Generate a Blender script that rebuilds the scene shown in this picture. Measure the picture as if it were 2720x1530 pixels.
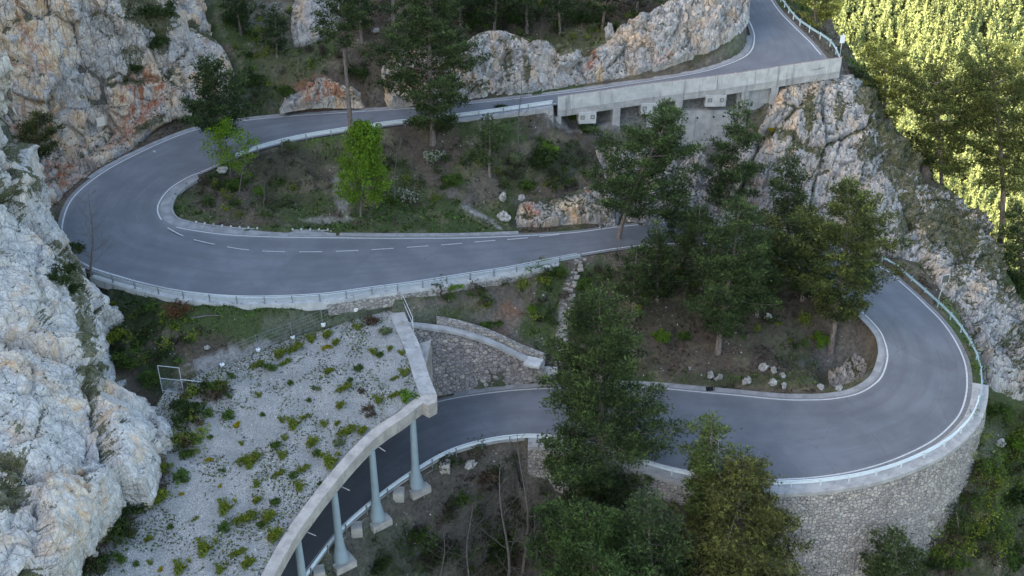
import bpy, math, random
import numpy as np
from math import radians as R_, sin, cos, pi
for o in list(bpy.data.objects): bpy.data.objects.remove(o)
S = bpy.context.scene
# ------------------------------------------------------------------ camera
FPX, TH, HC = 3000.0, R_(31), 73.6
cd = bpy.data.cameras.new('camera'); cam = bpy.data.objects.new('camera', cd)
S.collection.objects.link(cam); S.camera = cam
cam.location = (0, 0, HC); cam.rotation_euler = (pi/2-TH, 0, 0)
cd.sensor_width = 36; cd.lens = 36*FPX/2720; cd.clip_start = 1; cd.clip_end = 6000
# ------------------------------------------------------------------ light
SUN_EL, SUN_AZ = R_(27), R_(18)           # sun low on the left, a little behind the viewer
sdir = np.array([-cos(SUN_EL)*cos(SUN_AZ), -cos(SUN_EL)*sin(SUN_AZ), sin(SUN_EL)])
w = bpy.data.worlds.new("World"); S.world = w; w.use_nodes = True
nt = w.node_tree; bg = nt.nodes['Background']
sk = nt.nodes.new('ShaderNodeTexSky'); sk.sky_type = 'NISHITA'; sk.sun_disc = False
sk.sun_elevation = SUN_EL; sk.sun_rotation = math.atan2(sdir[0], sdir[1])
sk.air_density = 1.0; sk.dust_density = 2.0
nt.links.new(sk.outputs[0], bg.inputs[0]); bg.inputs[1].default_value = 0.15
ld = bpy.data.lights.new('sun', 'SUN'); ld.energy = 4.2; ld.angle = R_(0.5); ld.color = (1, .9, .74)
sun = bpy.data.objects.new('sun', ld); S.collection.objects.link(sun)
from mathutils import Vector, Matrix
sun.rotation_euler = Vector(sdir).to_track_quat('Z', 'Y').to_euler()
S.view_settings.view_transform = 'Standard'; S.view_settings.look = 'None'
S.view_settings.exposure = 2.38; S.view_settings.gamma = 1
S.view_settings.use_white_balance = True; S.view_settings.white_balance_temperature = 7300
S.render.resolution_x, S.render.resolution_y = 1024, 576
# ------------------------------------------------------------------ view geometry (only used to read places off the survey photo)
st, ct = sin(TH), cos(TH)
def P(px, py, z):
    u = (px-1360)/FPX; v = (py-765)/FPX; t = (HC-z)/(st+v*ct)
    return np.array([u*t, t*(ct-v*st), z])
def PY(px, py, Y):
    u = (px-1360)/FPX; v = (py-765)/FPX; t = Y/(ct-v*st)
    return np.array([u*t, Y, HC-t*(st+v*ct)])
def proj(p):
    p = np.asarray(p, float); x, y, z = p[..., 0], p[..., 1], p[..., 2]-HC
    d = y*ct-z*st; v = -(z*ct+y*st)/d
    return 1360+FPX*x/d, 765+FPX*v
# ------------------------------------------------------------------ mesh helpers
COL = S.collection
def mk(name, v, f, m=None, par=None, cols=None, smooth=False, uv=None, link=True):
    """v (N,3); f (M,k) int array or list of such; one mesh object"""
    v = np.asarray(v, np.float32).reshape(-1, 3)
    fl = f if isinstance(f, list) else [f]
    fl = [np.asarray(a, np.int32) for a in fl if len(a)]
    me = bpy.data.meshes.new(name)
    me.vertices.add(len(v)); me.vertices.foreach_set('co', v.ravel())
    nl = sum(a.size for a in fl); nf = sum(len(a) for a in fl)
    me.loops.add(nl); me.loops.foreach_set('vertex_index', np.concatenate([a.ravel() for a in fl]))
    tot = np.concatenate([np.full(len(a), a.shape[1], np.int32) for a in fl])
    me.polygons.add(nf); me.polygons.foreach_set('loop_start', np.concatenate([[0], np.cumsum(tot)[:-1]]).astype(np.int32))
    me.polygons.foreach_set('loop_total', tot)
    if cols:
        for k, c in cols.items():
            a = me.attributes.new(k, 'FLOAT_COLOR', 'POINT')
            c = np.asarray(c, np.float32)
            if c.shape[1] == 3: c = np.concatenate([c, np.ones((len(c), 1), np.float32)], 1)
            a.data.foreach_set('color', c.ravel())
    if uv is not None:
        ul = me.uv_layers.new(name='uv'); li = np.concatenate([a.ravel() for a in fl])
        ul.data.foreach_set('uv', np.asarray(uv, np.float32)[li].ravel())
    me.polygons.foreach_set('use_smooth', np.full(nf, smooth))
    me.update(calc_edges=True); me.validate()
    if m: me.materials.append(m)
    o = bpy.data.objects.new(name, me)
    if link: COL.objects.link(o)
    if par is not None: o.parent = par
    return o
def tag(o, label=None, cat=None, group=None, kind=None):
    if label: o['label'] = label
    if cat: o['category'] = cat
    if group: o['group'] = group
    if kind: o['kind'] = kind
    return o
def empty(name, loc=(0, 0, 0), rz=0, label=None, cat=None, group=None):
    o = bpy.data.objects.new(name, None); COL.objects.link(o); o.location = loc; o.rotation_euler = (0, 0, rz)
    o.empty_display_size = .3
    return tag(o, label, cat, group)
class MB:
    """collects verts / faces"""
    def __init__(s): s.v = []; s.q = []; s.t = []; s.n = 0; s.c = []
    def add(s, v, q=None, t=None, c=None):
        v = np.asarray(v, float).reshape(-1, 3); s.v.append(v)
        if q is not None and len(q): s.q.append(np.asarray(q)+s.n)
        if t is not None and len(t): s.t.append(np.asarray(t)+s.n)
        if c is not None: s.c.append(np.broadcast_to(np.asarray(c, float), (len(v), 3)))
        s.n += len(v)
    def box(s, c, d, rz=0, M=None):
        x, y, z = np.array(d)/2.
        v = np.array([[i*x, j*y, k*z] for k in (-1, 1) for j in (-1, 1) for i in (-1, 1)])
        if M is not None: v = v@np.asarray(M).T
        elif rz: ca, sa = cos(rz), sin(rz); v = v@np.array([[ca, sa, 0], [-sa, ca, 0], [0, 0, 1]])
        s.add(v+np.asarray(c), [[0, 2, 3, 1], [4, 5, 7, 6], [0, 1, 5, 4], [2, 6, 7, 3], [0, 4, 6, 2], [1, 3, 7, 5]])
    def beam(s, a, b, w, h):
        """box from a to b; w sideways, h up"""
        a = np.asarray(a, float); b = np.asarray(b, float); d = b-a; L = np.linalg.norm(d)+1e-9; d /= L
        up = np.array([0, 0, 1.]) if abs(d[2]) < .95 else np.array([0, 1., 0])
        sd = np.cross(d, up); sd /= np.linalg.norm(sd); up = np.cross(sd, d)
        s.box((a+b)/2, (L, w, h), M=np.stack([d, sd, up], 1))
    def tube(s, pts, rad, n=6, cap=True):
        pts = np.asarray(pts, float); k = len(pts); rad = np.broadcast_to(rad, k)
        d = np.gradient(pts, axis=0); d /= np.linalg.norm(d, axis=1)[:, None]+1e-9
        a = np.where(np.abs(d[:, 2:3]) < .9, [[0, 0, 1.]], [[1., 0, 0]])
        s1 = np.cross(d, a); s1 /= np.linalg.norm(s1, axis=1)[:, None]; s2 = np.cross(d, s1)
        th = np.arange(n)/n*2*pi
        v = pts[:, None]+rad[:, None, None]*(s1[:, None]*np.cos(th)[None, :, None]+s2[:, None]*np.sin(th)[None, :, None])
        i = np.arange(k-1)[:, None]*n; j = np.arange(n)[None]; j2 = (j+1) % n
        q = np.stack([i+j, i+j2, i+n+j2, i+n+j], -1).reshape(-1, 4)
        s.add(v, q)
        if cap and n >= 3:
            s.add(v[-1], t=[[0, a_, a_+1] for a_ in range(1, n-1)]); s.add(v[0], t=[[0, a_+1, a_] for a_ in range(1, n-1)])
    def ext(s, path, prof, side, closed=True):
        """extrude profile [(out, up)..] along path; side (N,3) unit outward"""
        path = np.asarray(path, float); prof = np.asarray(prof, float); k = len(path); n = len(prof)
        v = path[:, None]+side[:, None]*prof[None, :, 0:1]+np.array([0, 0, 1.])*prof[None, :, 1:2]
        i = np.arange(k-1)[:, None]*n; m = n if closed else n-1; j = np.arange(m)[None]; j2 = (j+1) % n
        s.add(v, np.stack([i+j, i+n+j, i+n+j2, i+j2], -1).reshape(-1, 4))
        if closed and n == 4:
            s.add(v[0], [[0, 1, 2, 3]]); s.add(v[-1], [[3, 2, 1, 0]])
    def obj(s, name, m, par=None, smooth=False, link=True, cname='tint'):
        v = np.concatenate(s.v); f = []
        if s.q: f.append(np.concatenate(s.q))
        if s.t: f.append(np.concatenate(s.t))
        return mk(name, v, f, m, par, {cname: np.concatenate(s.c)} if s.c else None, smooth, link=link)
# ------------------------------------------------------------------ noise (numpy)
_rng = np.random.default_rng(5)
_perm = np.tile(_rng.permutation(4096), 2)
_gr = _rng.normal(size=(4096, 3)); _gr /= np.linalg.norm(_gr, axis=1)[:, None]
def _h(i, j, k): return _perm[(_perm[(_perm[i & 4095]+j) & 4095]+k) & 4095]
def perlin(p):
    p = np.asarray(p, float); i = np.floor(p).astype(int); f = p-i; u = f*f*f*(f*(f*6-15)+10)
    r = 0
    for a in (0, 1):
        wa = u[:, 0] if a else 1-u[:, 0]
        for b in (0, 1):
            wb = u[:, 1] if b else 1-u[:, 1]
            for c in (0, 1):
                wc = u[:, 2] if c else 1-u[:, 2]
                g = _gr[_h(i[:, 0]+a, i[:, 1]+b, i[:, 2]+c)]
                r = r+wa*wb*wc*((f-[a, b, c])*g).sum(1)
    return r*1.6
def fbm(p, o=4, g=.5, rid=False):
    p = np.asarray(p, float); r = 0; a = 1
    for k in range(o):
        n = perlin(p*2**k+k*17.3); r = r+a*((1-2*np.abs(n)) if rid else n); a *= g
    return r
def facet(p, tilt=1.0):
    """planar-block noise: each Voronoi cell is a tilted plane; returns (height, edge)"""
    p = np.asarray(p, float); i = np.floor(p).astype(int)
    best = np.full(len(p), 9e9); sec = best.copy(); val = np.zeros(len(p))
    for a in (-1, 0, 1):
        for b in (-1, 0, 1):
            for c in (-1, 0, 1):
                h = _h(i[:, 0]+a, i[:, 1]+b, i[:, 2]+c)
                q = np.stack([i[:, 0]+a, i[:, 1]+b, i[:, 2]+c], 1)+.5+_gr[h]*.42
                d = p-q; dd = (d*d).sum(1); g = _gr[(h*7+3) & 4095]
                v = (d*g).sum(1)*tilt*1.25+g[:, 0]*.28
                m = dd < best
                sec = np.where(m, best, np.minimum(sec, dd)); val = np.where(m, v, val); best = np.where(m, dd, best)
    return val, np.sqrt(sec)-np.sqrt(best)
def crom(pts, k):
    """Catmull-Rom through pts, k steps per span"""
    p = np.asarray(pts, float); p = np.concatenate([[2*p[0]-p[1]], p, [2*p[-1]-p[-2]]]); o = []
    t = (np.arange(k)/k)[:, None]
    for i in range(1, len(p)-2):
        a, b, c, d = p[i-1], p[i], p[i+1], p[i+2]
        o.append(.5*(2*b+(c-a)*t+(2*a-5*b+4*c-d)*t*t+(3*b-a-3*c+d)*t**3))
    o.append(p[-2][None]); return np.concatenate(o)
def resamp(p, n=None, step=None):
    p = np.asarray(p, float); s = np.concatenate([[0], np.cumsum(np.linalg.norm(np.diff(p, axis=0), axis=1))])
    if step: n = max(2, int(round(s[-1]/step))+1)
    t = np.linspace(0, s[-1], n); return np.stack([np.interp(t, s, p[:, k]) for k in range(p.shape[1])], 1)
def sides(path):
    d = np.gradient(path, axis=0); s = np.stack([d[:, 1], -d[:, 0], d[:, 0]*0], 1); return s/(np.linalg.norm(s, axis=1)[:, None]+1e-9)
# ------------------------------------------------------------------ road stations: px of uphill(R) edge, px of downhill(L) edge, z
ST = [(1945,-80,2005,-80,18.9),(1955,-30,2035,-25,18.0),(1968,18,2070,28,17.2),(1996,72,2112,72,16.3),(2002,108,2165,125,15.6),
(1989,140,2190,172,14.9),(1950,163,2105,190,14.2),(1874,188,1990,208,13.5),(1766,208,1860,226,12.6),(1659,224,1725,241,11.8),(1551,240,1590,260,11.1),
(1440,253,1450,279,10.3),(1300,269,1300,301,9.3),(1131,284,1134,321,8.3),(1027,291,1040,331,7.7),(918,298,901,351,7.0),(810,305,800,368,6.4),
(720,312,715,388,5.9),(640,321,652,408,5.5),(560,334,600,428,5.2),(480,357,545,453,4.9),(380,400,497,473,4.5),(275,456,452,502,4.1),
(195,522,426,535,3.7),(165,590,421,562,3.3),(170,655,436,588,2.95),(225,703,470,602,2.6),(320,736,520,612,2.3),(420,762,570,619,2.05),
(520,780,625,624,1.8),(640,790,710,628,1.5),(760,789,811,630,1.15),(875,782,910,631,.8),(985,767,1009,632,.4),(1110,751,1131,632,0),
(1228,732,1238,631,-.5),(1350,713,1350,627,-1.0),(1445,694,1437,623,-1.4),(1540,676,1533,616,-1.8),(1640,660,1623,604,-2.2),
(1740,650,1720,594,-2.7),(1870,648,1850,588,-3.3),(2010,668,2010,600,-4.0),(2130,715,2180,640,-4.8),(2235,785,2341,710,-5.7),(2300,840,2398,753,-6.2),
(2336,880,2456,806,-6.8),(2350,912,2506,857,-7.3),(2355,935,2542,910,-7.7),(2355,953,2565,964,-8.1),(2349,978,2571,1015,-8.5),(2338,1002,2566,1060,-8.8),
(2320,1020,2550,1102,-9.1),(2294,1037,2518,1140,-9.4),(2262,1049,2478,1172,-9.7),(2225,1056,2422,1202,-9.9),(2190,1060,2350,1231,-10.2),
(2150,1061,2270,1253,-10.4),(2100,1061,2190,1266,-10.6),(2040,1057,2110,1273,-10.8),(1950,1048,2010,1275,-11.1),(1860,1040,1900,1264,-11.4),
(1740,1029,1760,1236,-11.8),(1632,1025,1640,1196,-12.1),(1532,1028,1540,1168,-12.4),(1440,1031,1440,1155,-12.7),(1360,1036,1350,1158,-12.9),
(1280,1045,1262,1174,-13.1),(1210,1056,1186,1200,-13.3),(1150,1070,1115,1240,-13.5),(1075,1098,1050,1282,-13.8),(985,1150,986,1330,-14.1),
(880,1228,900,1406,-14.6),(770,1330,815,1512,-15.2),(690,1440,745,1610,-15.8),(630,1560,690,1720,-16.3),(590,1650,650,1800,-16.7)]
RR = crom([P(a, b, z) for a, b, c, d, z in ST], 10); RL = crom([P(c, d, z) for a, b, c, d, z in ST], 10)
LAT = (RR-RL); LAT[:, 2] = 0; RW = np.linalg.norm(LAT, axis=1); LAT /= RW[:, None]      # unit vector L -> R
def smooth1(a, k):
    for _ in range(k): a[1:-1] = (a[:-2]+2*a[1:-1]+a[2:])/4
    return a
LAT = smooth1(LAT, 12); LAT /= np.linalg.norm(LAT, axis=1)[:, None]
PRL = np.stack(proj(RL), 1); PRR = np.stack(proj(RR), 1)
def iL(px, py): return int(np.argmin(((PRL-[px, py])**2).sum(1)))
def iR(px, py): return int(np.argmin(((PRR-[px, py])**2).sum(1)))
def offL(d, a=0, b=None, dz=0): return (RL-LAT*d+[0, 0, dz])[a:b]
def offR(d, a=0, b=None, dz=0): return (RR+LAT*d+[0, 0, dz])[a:b]
# ------------------------------------------------------------------ node materials
class NT:
    def __init__(s, name):
        s.m = bpy.data.materials.new(name); s.m.use_nodes = True; s.t = s.m.node_tree; s.n = s.t.nodes
        s.b = s.n['Principled BSDF']; s.b.inputs['Specular IOR Level'].default_value = .25
    def set(s, k, v):
        if hasattr(v, 'links') or isinstance(v, bpy.types.NodeSocket): s.t.links.new(v, s.b.inputs[k])
        else: s.b.inputs[k].default_value = v
    def put(s, sock, v):
        if isinstance(v, bpy.types.NodeSocket): s.t.links.new(v, sock)
        elif isinstance(v, (tuple, list)) and len(v) == 3 and sock.type == 'RGBA': sock.default_value = (*v, 1)
        else: sock.default_value = v
    def co(s, kind='Object', sc=None, rot=None):
        o = s.n.new('ShaderNodeTexCoord').outputs[kind]
        if sc is not None:
            mp = s.n.new('ShaderNodeMapping'); s.t.links.new(o, mp.inputs[0]); mp.inputs['Scale'].default_value = sc
            if rot: mp.inputs['Rotation'].default_value = rot
            o = mp.outputs[0]
        return o
    def noise(s, sc, det=4, rough=.55, vec=None, dist=0, out='Fac'):
        x = s.n.new('ShaderNodeTexNoise'); x.inputs['Scale'].default_value = sc; x.inputs['Detail'].default_value = det
        x.inputs['Roughness'].default_value = rough; x.inputs['Distortion'].default_value = dist
        s.t.links.new(vec if vec is not None else s.co(), x.inputs['Vector']); return x.outputs[out]
    def vor(s, sc, feat='F1', vec=None, out='Distance', rnd=1):
        x = s.n.new('ShaderNodeTexVoronoi'); x.feature = feat; x.inputs['Scale'].default_value = sc; x.inputs['Randomness'].default_value = rnd
        s.t.links.new(vec if vec is not None else s.co(), x.inputs['Vector']); return x.outputs[out]
    def ramp(s, v, lo, hi, a=0., b=1.):
        x = s.n.new('ShaderNodeMapRange'); x.interpolation_type = 'SMOOTHSTEP'
        s.put(x.inputs[0], v); x.inputs[1].default_value = lo; x.inputs[2].default_value = hi; s.put(x.inputs[3], a); s.put(x.inputs[4], b)
        return x.outputs[0]
    def mix(s, f, a, b, mode='MIX'):
        x = s.n.new('ShaderNodeMix'); x.data_type = 'RGBA'; x.blend_type = mode
        s.put(x.inputs[0], f); s.put(x.inputs[6], a); s.put(x.inputs[7], b); return x.outputs[2]
    def vadd(s, v, w, k):
        z = s.n.new('ShaderNodeVectorMath'); z.operation = 'SCALE'; z.inputs['Scale'].default_value = k; s.t.links.new(w, z.inputs[0])
        y = s.n.new('ShaderNodeVectorMath'); y.operation = 'ADD'; s.t.links.new(v, y.inputs[0]); s.t.links.new(z.outputs[0], y.inputs[1]); return y.outputs[0]
    def math(s, op, a, b=0.):
        x = s.n.new('ShaderNodeMath'); x.operation = op; s.put(x.inputs[0], a); s.put(x.inputs[1], b); return x.outputs[0]
    def attr(s, name, ch=None):
        x = s.n.new('ShaderNodeAttribute'); x.attribute_name = name
        if ch is None: return x.outputs['Color']
        y = s.n.new('ShaderNodeSeparateColor'); s.t.links.new(x.outputs['Color'], y.inputs[0]); return y.outputs[ch]
    def sep(s, v, k):
        x = s.n.new('ShaderNodeSeparateXYZ'); s.t.links.new(v, x.inputs[0]); return x.outputs[k]
    def bump(s, h, st=.5, d=.1):
        x = s.n.new('ShaderNodeBump'); x.inputs['Strength'].default_value = st; x.inputs['Distance'].default_value = d
        s.t.links.new(h, x.inputs['Height']); s.t.links.new(x.outputs[0], s.b.inputs['Normal'])
def simple(name, col, rough=.7, metal=0, var=.12, sc=6, bump=0, bd=.02):
    t = NT(name); n = t.noise(sc, 5)
    c = tuple(col); t.set('Base Color', t.mix(n, tuple(x*(1-2*var) for x in c), tuple(min(1, x*(1+2*var)) for x in c)))
    t.set('Roughness', rough); t.set('Metallic', metal)
    if bump: t.bump(t.noise(sc*4, 5), bump, bd)
    return t.m
M = {}
def rock_mat(name, crack=1., bd=.28, lo=(.22, .22, .22), hi=(.50, .49, .47)):
    t = NT(name); o = t.co()
    st_ = t.co('Object', (1, 1, .35), (0.1, .25, 0))
    n1 = t.noise(.12, 6, .6, dist=.6); n2 = t.noise(.9, 8, .68); n3 = t.noise(5, 6, .7)
    base = t.mix(t.ramp(n2, .32, .68), lo, hi)
    base = t.mix(t.ramp(n3, .35, .6, 1-crack*.75, 1), tuple(x*.62+y*.1 for x, y in zip(hi, lo)), base)
    ws = t.attr('tint', 0); rs = t.attr('tint', 1); gs = t.attr('tint', 2)
    k = t.math('MULTIPLY', t.ramp(t.noise(.45, 6, .65, vec=st_, dist=.8), .40, .62), ws)
    base = t.mix(k, base, (.50, .335, .20))
    k1 = t.math('MULTIPLY', t.ramp(t.noise(.6, 5, .6), .42, .62), t.math('MULTIPLY', ws, .6)); base = t.mix(k1, base, (.60, .50, .38))
    k2 = t.math('MULTIPLY', t.ramp(t.noise(.9, 6, .7, vec=st_), .40, .60), rs); base = t.mix(k2, base, (.36, .15, .085))
    stv = t.noise(1.1, 6, .7, vec=t.co('Object', (1.4, 1.4, .18)))
    base = t.mix(t.ramp(stv, .56, .72, 0., .55), base, (.12, .125, .13))
    cr = t.ramp(t.math('ADD', t.vor(.8, 'DISTANCE_TO_EDGE', vec=st_), t.math('MULTIPLY', n3, .08)), .045, .075, .6*crack, 0.)
    base = t.mix(t.math('MULTIPLY', cr, t.ramp(n1, .4, .6)), base, (.06, .06, .05))
    g = t.math('ADD', gs, t.math('MULTIPLY', t.math('SUBTRACT', n2, .5), 1.6))
    gc = t.mix(t.ramp(t.noise(7, 6, .8), .35, .65), (.020, .030, .010), (.12, .115, .055)); gc = t.mix(t.ramp(n2, .45, .6), gc, t.mix(.5, gc, (.20, .19, .15)))
    base = t.mix(t.ramp(t.math('ADD', g, t.math('MULTIPLY', t.math('SUBTRACT', n3, .5), 1.2)), .42, .60), base, gc)
    t.set('Base Color', base); t.set('Roughness', .9)
    v2 = t.vor(2.1, 'DISTANCE_TO_EDGE', vec=st_); v3 = t.vor(.8, 'DISTANCE_TO_EDGE', vec=st_)
    h = t.math('ADD', t.math('MULTIPLY', n2, .55), t.math('ADD', t.math('MULTIPLY', n3, .35), t.math('ADD', t.ramp(v2, 0, .12, 0, .35), t.ramp(v3, 0, .07, 0, .45))))
    t.bump(h, 1.0, bd)
    return t.m
M['rock'] = rock_mat('limestone')
M['rock_pale'] = rock_mat('smooth_pale_limestone', .7, .17, (.30, .295, .285), (.56, .545, .515))
def terr_mat():
    t = NT('hillside_soil'); c = t.attr('tint'); n = t.noise(2.2, 8, .7); n2 = t.noise(9, 6, .75); n3 = t.noise(.7, 5, .6)
    a = t.mix(t.ramp(n, .35, .65), t.mix(.62, c, (.02, .017, .012)), c)
    a = t.mix(t.ramp(n2, .45, .62, 0, .5), a, t.mix(.5, c, (.16, .13, .10)))
    a = t.mix(t.ramp(n2, .62, .72, 0, .8), a, t.mix(.55, c, (.42, .40, .37)))
    t.set('Base Color', a); t.set('Roughness', .95); t.bump(t.math('ADD', n2, n), .8, .22); return t.m
M['terrain'] = terr_mat()
def asphalt():
    t = NT('asphalt'); uv = t.n.new('ShaderNodeUVMap').outputs[0]
    u = t.sep(uv, 0); v = t.sep(uv, 1)
    n1 = t.noise(.22, 5, .6); n2 = t.noise(60, 2, .8); n4 = t.noise(2.5, 6, .65)
    mp = t.n.new('ShaderNodeMapping'); t.t.links.new(uv, mp.inputs[0]); mp.inputs['Scale'].default_value = (.055, 1.0, 1)
    n3 = t.noise(1.1, 7, .62, vec=mp.outputs[0], dist=.35)
    mp2 = t.n.new('ShaderNodeMapping'); t.t.links.new(uv, mp2.inputs[0]); mp2.inputs['Scale'].default_value = (.03, .7, 1)
    n5 = t.noise(3.2, 5, .6, vec=mp2.outputs[0])
    a = t.mix(t.ramp(n1, .35, .65), (.078, .087, .102), (.112, .122, .138))
    a = t.mix(t.ramp(n3, .44, .66, 0, .38), a, (.072, .076, .084))
    a = t.mix(t.ramp(n5, .60, .75, 0, .28), a, (.18, .185, .19))
    a = t.mix(t.ramp(n4, .62, .75, 0, .3), a, (.06, .063, .07))
    a = t.mix(t.ramp(n2, .35, .7, 0, .3), a, (.24, .245, .25))
    ck = t.vor(.16, 'DISTANCE_TO_EDGE', vec=t.vadd(t.co(), t.noise(1.3, 4, .6, out='Color'), .8)); a = t.mix(t.math('MULTIPLY', t.ramp(ck, .002, .006, .5, 0), t.ramp(n1, .45, .6)), a, (.04, .04, .045))
    ed = t.math('ABSOLUTE', t.math('SUBTRACT', t.math('DIVIDE', v, 8.0), .5)); a = t.mix(t.math('MULTIPLY', t.ramp(ed, .40, .5), t.ramp(n4, .35, .6, .15, .7)), a, (.20, .195, .185))
    pc = t.vor(.09, 'F1', out='Color'); a = t.mix(t.ramp(t.sep(pc, 0), .80, .81, 0, .22), a, (.07, .074, .08))
    t.set('Base Color', a); t.set('Roughness', t.ramp(n3, .3, .7, .72, .9)); t.b.inputs['Specular IOR Level'].default_value = .4; t.bump(n2, .25, .02); return t.m
M['asphalt'] = asphalt()
def concrete(name, c1, c2, streak=.5):
    t = NT(name); n = t.noise(.8, 6, .6); n2 = t.noise(14, 4, .7); s_ = t.noise(.9, 6, .65, vec=t.co('Object', (1.6, 1.6, .12)))
    a = t.mix(t.ramp(n, .35, .65), c1, c2); a = t.mix(t.ramp(n2, .4, .65, 0, .35), a, tuple(x*.6 for x in c1))
    a = t.mix(t.ramp(s_, .54, .68, 0, streak), a, (.10, .11, .115)); t.set('Base Color', a); t.set('Roughness', .88); t.bump(n2, .3, .03); return t.m
M['conc'] = concrete('concrete', (.27, .272, .268), (.37, .37, .36))
M['conc_pale'] = concrete('pale_concrete', (.36, .37, .365), (.47, .48, .47), .6)
M['conc_warm'] = concrete('weathered_concrete', (.30, .28, .255), (.42, .39, .355), .35)
M['kerb'] = concrete('kerb_concrete', (.19, .195, .20), (.28, .285, .29), .2)
def paint():
    t = NT('road_paint'); n = t.noise(9, 6, .75); t.set('Base Color', t.mix(t.ramp(n, .46, .64, 0, .85), (.50, .52, .52), (.16, .17, .18))); t.set('Roughness', .6); return t.m
M['paint'] = paint()
M['steel'] = simple('galvanised_steel', (.60, .66, .67), .4, .3, .1, 3)
M['steel_mid'] = simple('worn_steel', (.38, .42, .44), .5, .3, .1, 3)
M['steel_blue'] = simple('blue_grey_steel', (.27, .40, .44), .5, .2, .1, 3)
M['steel_dark'] = simple('dull_steel', (.22, .25, .26), .55, .4, .12, 3)
def masonry(name, sc, a, b, joint, gap=.035, str_=.35, zs=1.0):
    t = NT(name); v = t.co('Object', (1, 1, 1.15*zs)); 
    mp = t.n.new('ShaderNodeVectorMath'); mp.operation = 'ADD'
    t.t.links.new(v, mp.inputs[0]); nz = t.n.new('ShaderNodeVectorMath'); nz.operation = 'SCALE'; nz.inputs['Scale'].default_value = .22
    t.t.links.new(t.noise(2.2, 3, .5, out='Color'), nz.inputs[0]); t.t.links.new(nz.outputs[0], mp.inputs[1]); v = mp.outputs[0]
    e = t.vor(sc, 'DISTANCE_TO_EDGE', vec=v, rnd=.8); cc = t.vor(sc, 'F1', vec=v, out='Color', rnd=.8)
    rnd = t.sep(cc, 0); n = t.noise(7, 6, .7); big = t.noise(.35, 4, .6)
    c = t.mix(rnd, a, b); c = t.mix(t.ramp(t.sep(cc, 1), .75, .95, 0, .7), c, (.50, .46, .40)); c = t.mix(t.ramp(n, .35, .7, 0, .5), c, tuple(x*.5 for x in a))
    c = t.mix(t.ramp(big, .5, .7, 0, .4), c, (.17, .16, .155))
    c = t.mix(t.ramp(t.math('ADD', e, t.math('MULTIPLY', n, .02)), gap, gap+.04, 1, 0), c, joint)
    sk_ = t.noise(.8, 6, .65, vec=t.co('Object', (1.5, 1.5, .12))); c = t.mix(t.ramp(sk_, .54, .70, 0, .5), c, (.10, .095, .085)); c = t.mix(t.ramp(t.noise(2.6, 5, .7), .66, .72, 0, .8), c, (.05, .06, .03))
    hl = t.vor(.55, 'F1', vec=v); c = t.mix(t.ramp(hl, .05, .07, .9, 0), c, (.02, .02, .02))
    t.set('Base Color', c); t.set('Roughness', .9)
    t.bump(t.math('ADD', t.ramp(e, 0, .16), t.math('MULTIPLY', n, .3)), .8, .16); return t.m
M['masonry'] = masonry('rubble_masonry', 2.0, (.25, .235, .225), (.43, .405, .375), (.10, .09, .085), .015)
M['masonry_big'] = masonry('boulder_masonry', 1.7, (.25, .228, .225), (.37, .34, .33), (.09, .078, .075), .012)
def gravel():
    t = NT('limestone_gravel'); c = t.vor(14, 'F1', out='Color'); d = t.vor(14, 'F1'); n = t.noise(.35, 6, .6); n2 = t.noise(3.5, 6, .7); big = t.vor(3.2, 'F1'); 
    a = t.mix(t.sep(c, 0), (.175, .172, .165), (.42, .415, .395)); a = t.mix(t.ramp(n, .38, .62, 0, .45), a, (.19, .20, .19))
    a = t.mix(t.ramp(n2, .56, .66, 0, .55), a, (.10, .105, .10))
    a = t.mix(t.ramp(big, .1, .06, 0, 1), a, (.66, .66, .64))
    t.set('Base Color', a); t.set('Roughness', .95); t.bump(t.math('ADD', d, n2), .8, .1); return t.m
M['gravel'] = gravel()
M['cope_brown'] = simple('brown_coping', (.22, .17, .16), .85, 0, .2, 4)
M['shot'] = concrete('shaded_sprayed_concrete', (.07, .068, .07), (.12, .117, .12), .4)  # grey back wall darkened, deep shade of the bays put into its colour
M['dark_conc'] = simple('dark_concrete', (.12, .13, .13), .9)  # darker than the anchor blocks, for the flat plates marking their recesses
M['black'] = simple('black_iron', (.012, .012, .013), .7)
M['col'] = simple('blue_grey_column', (.24, .30, .325), .6, 0, .08, 1.2)
M['white'] = simple('white_paint', (.72, .74, .74), .6, 0, .08, 8)
M['mirror'] = simple('mirror_glass', (.16, .18, .20), .25, .6)
M['plaque'] = simple('pale_stone_plaque', (.55, .50, .44), .8)
M['wood'] = simple('dark_wood', (.07, .055, .045), .8)
M['stone'] = simple('path_stone', (.27, .25, .225), .9, 0, .3, 3, .6, .05)
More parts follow.
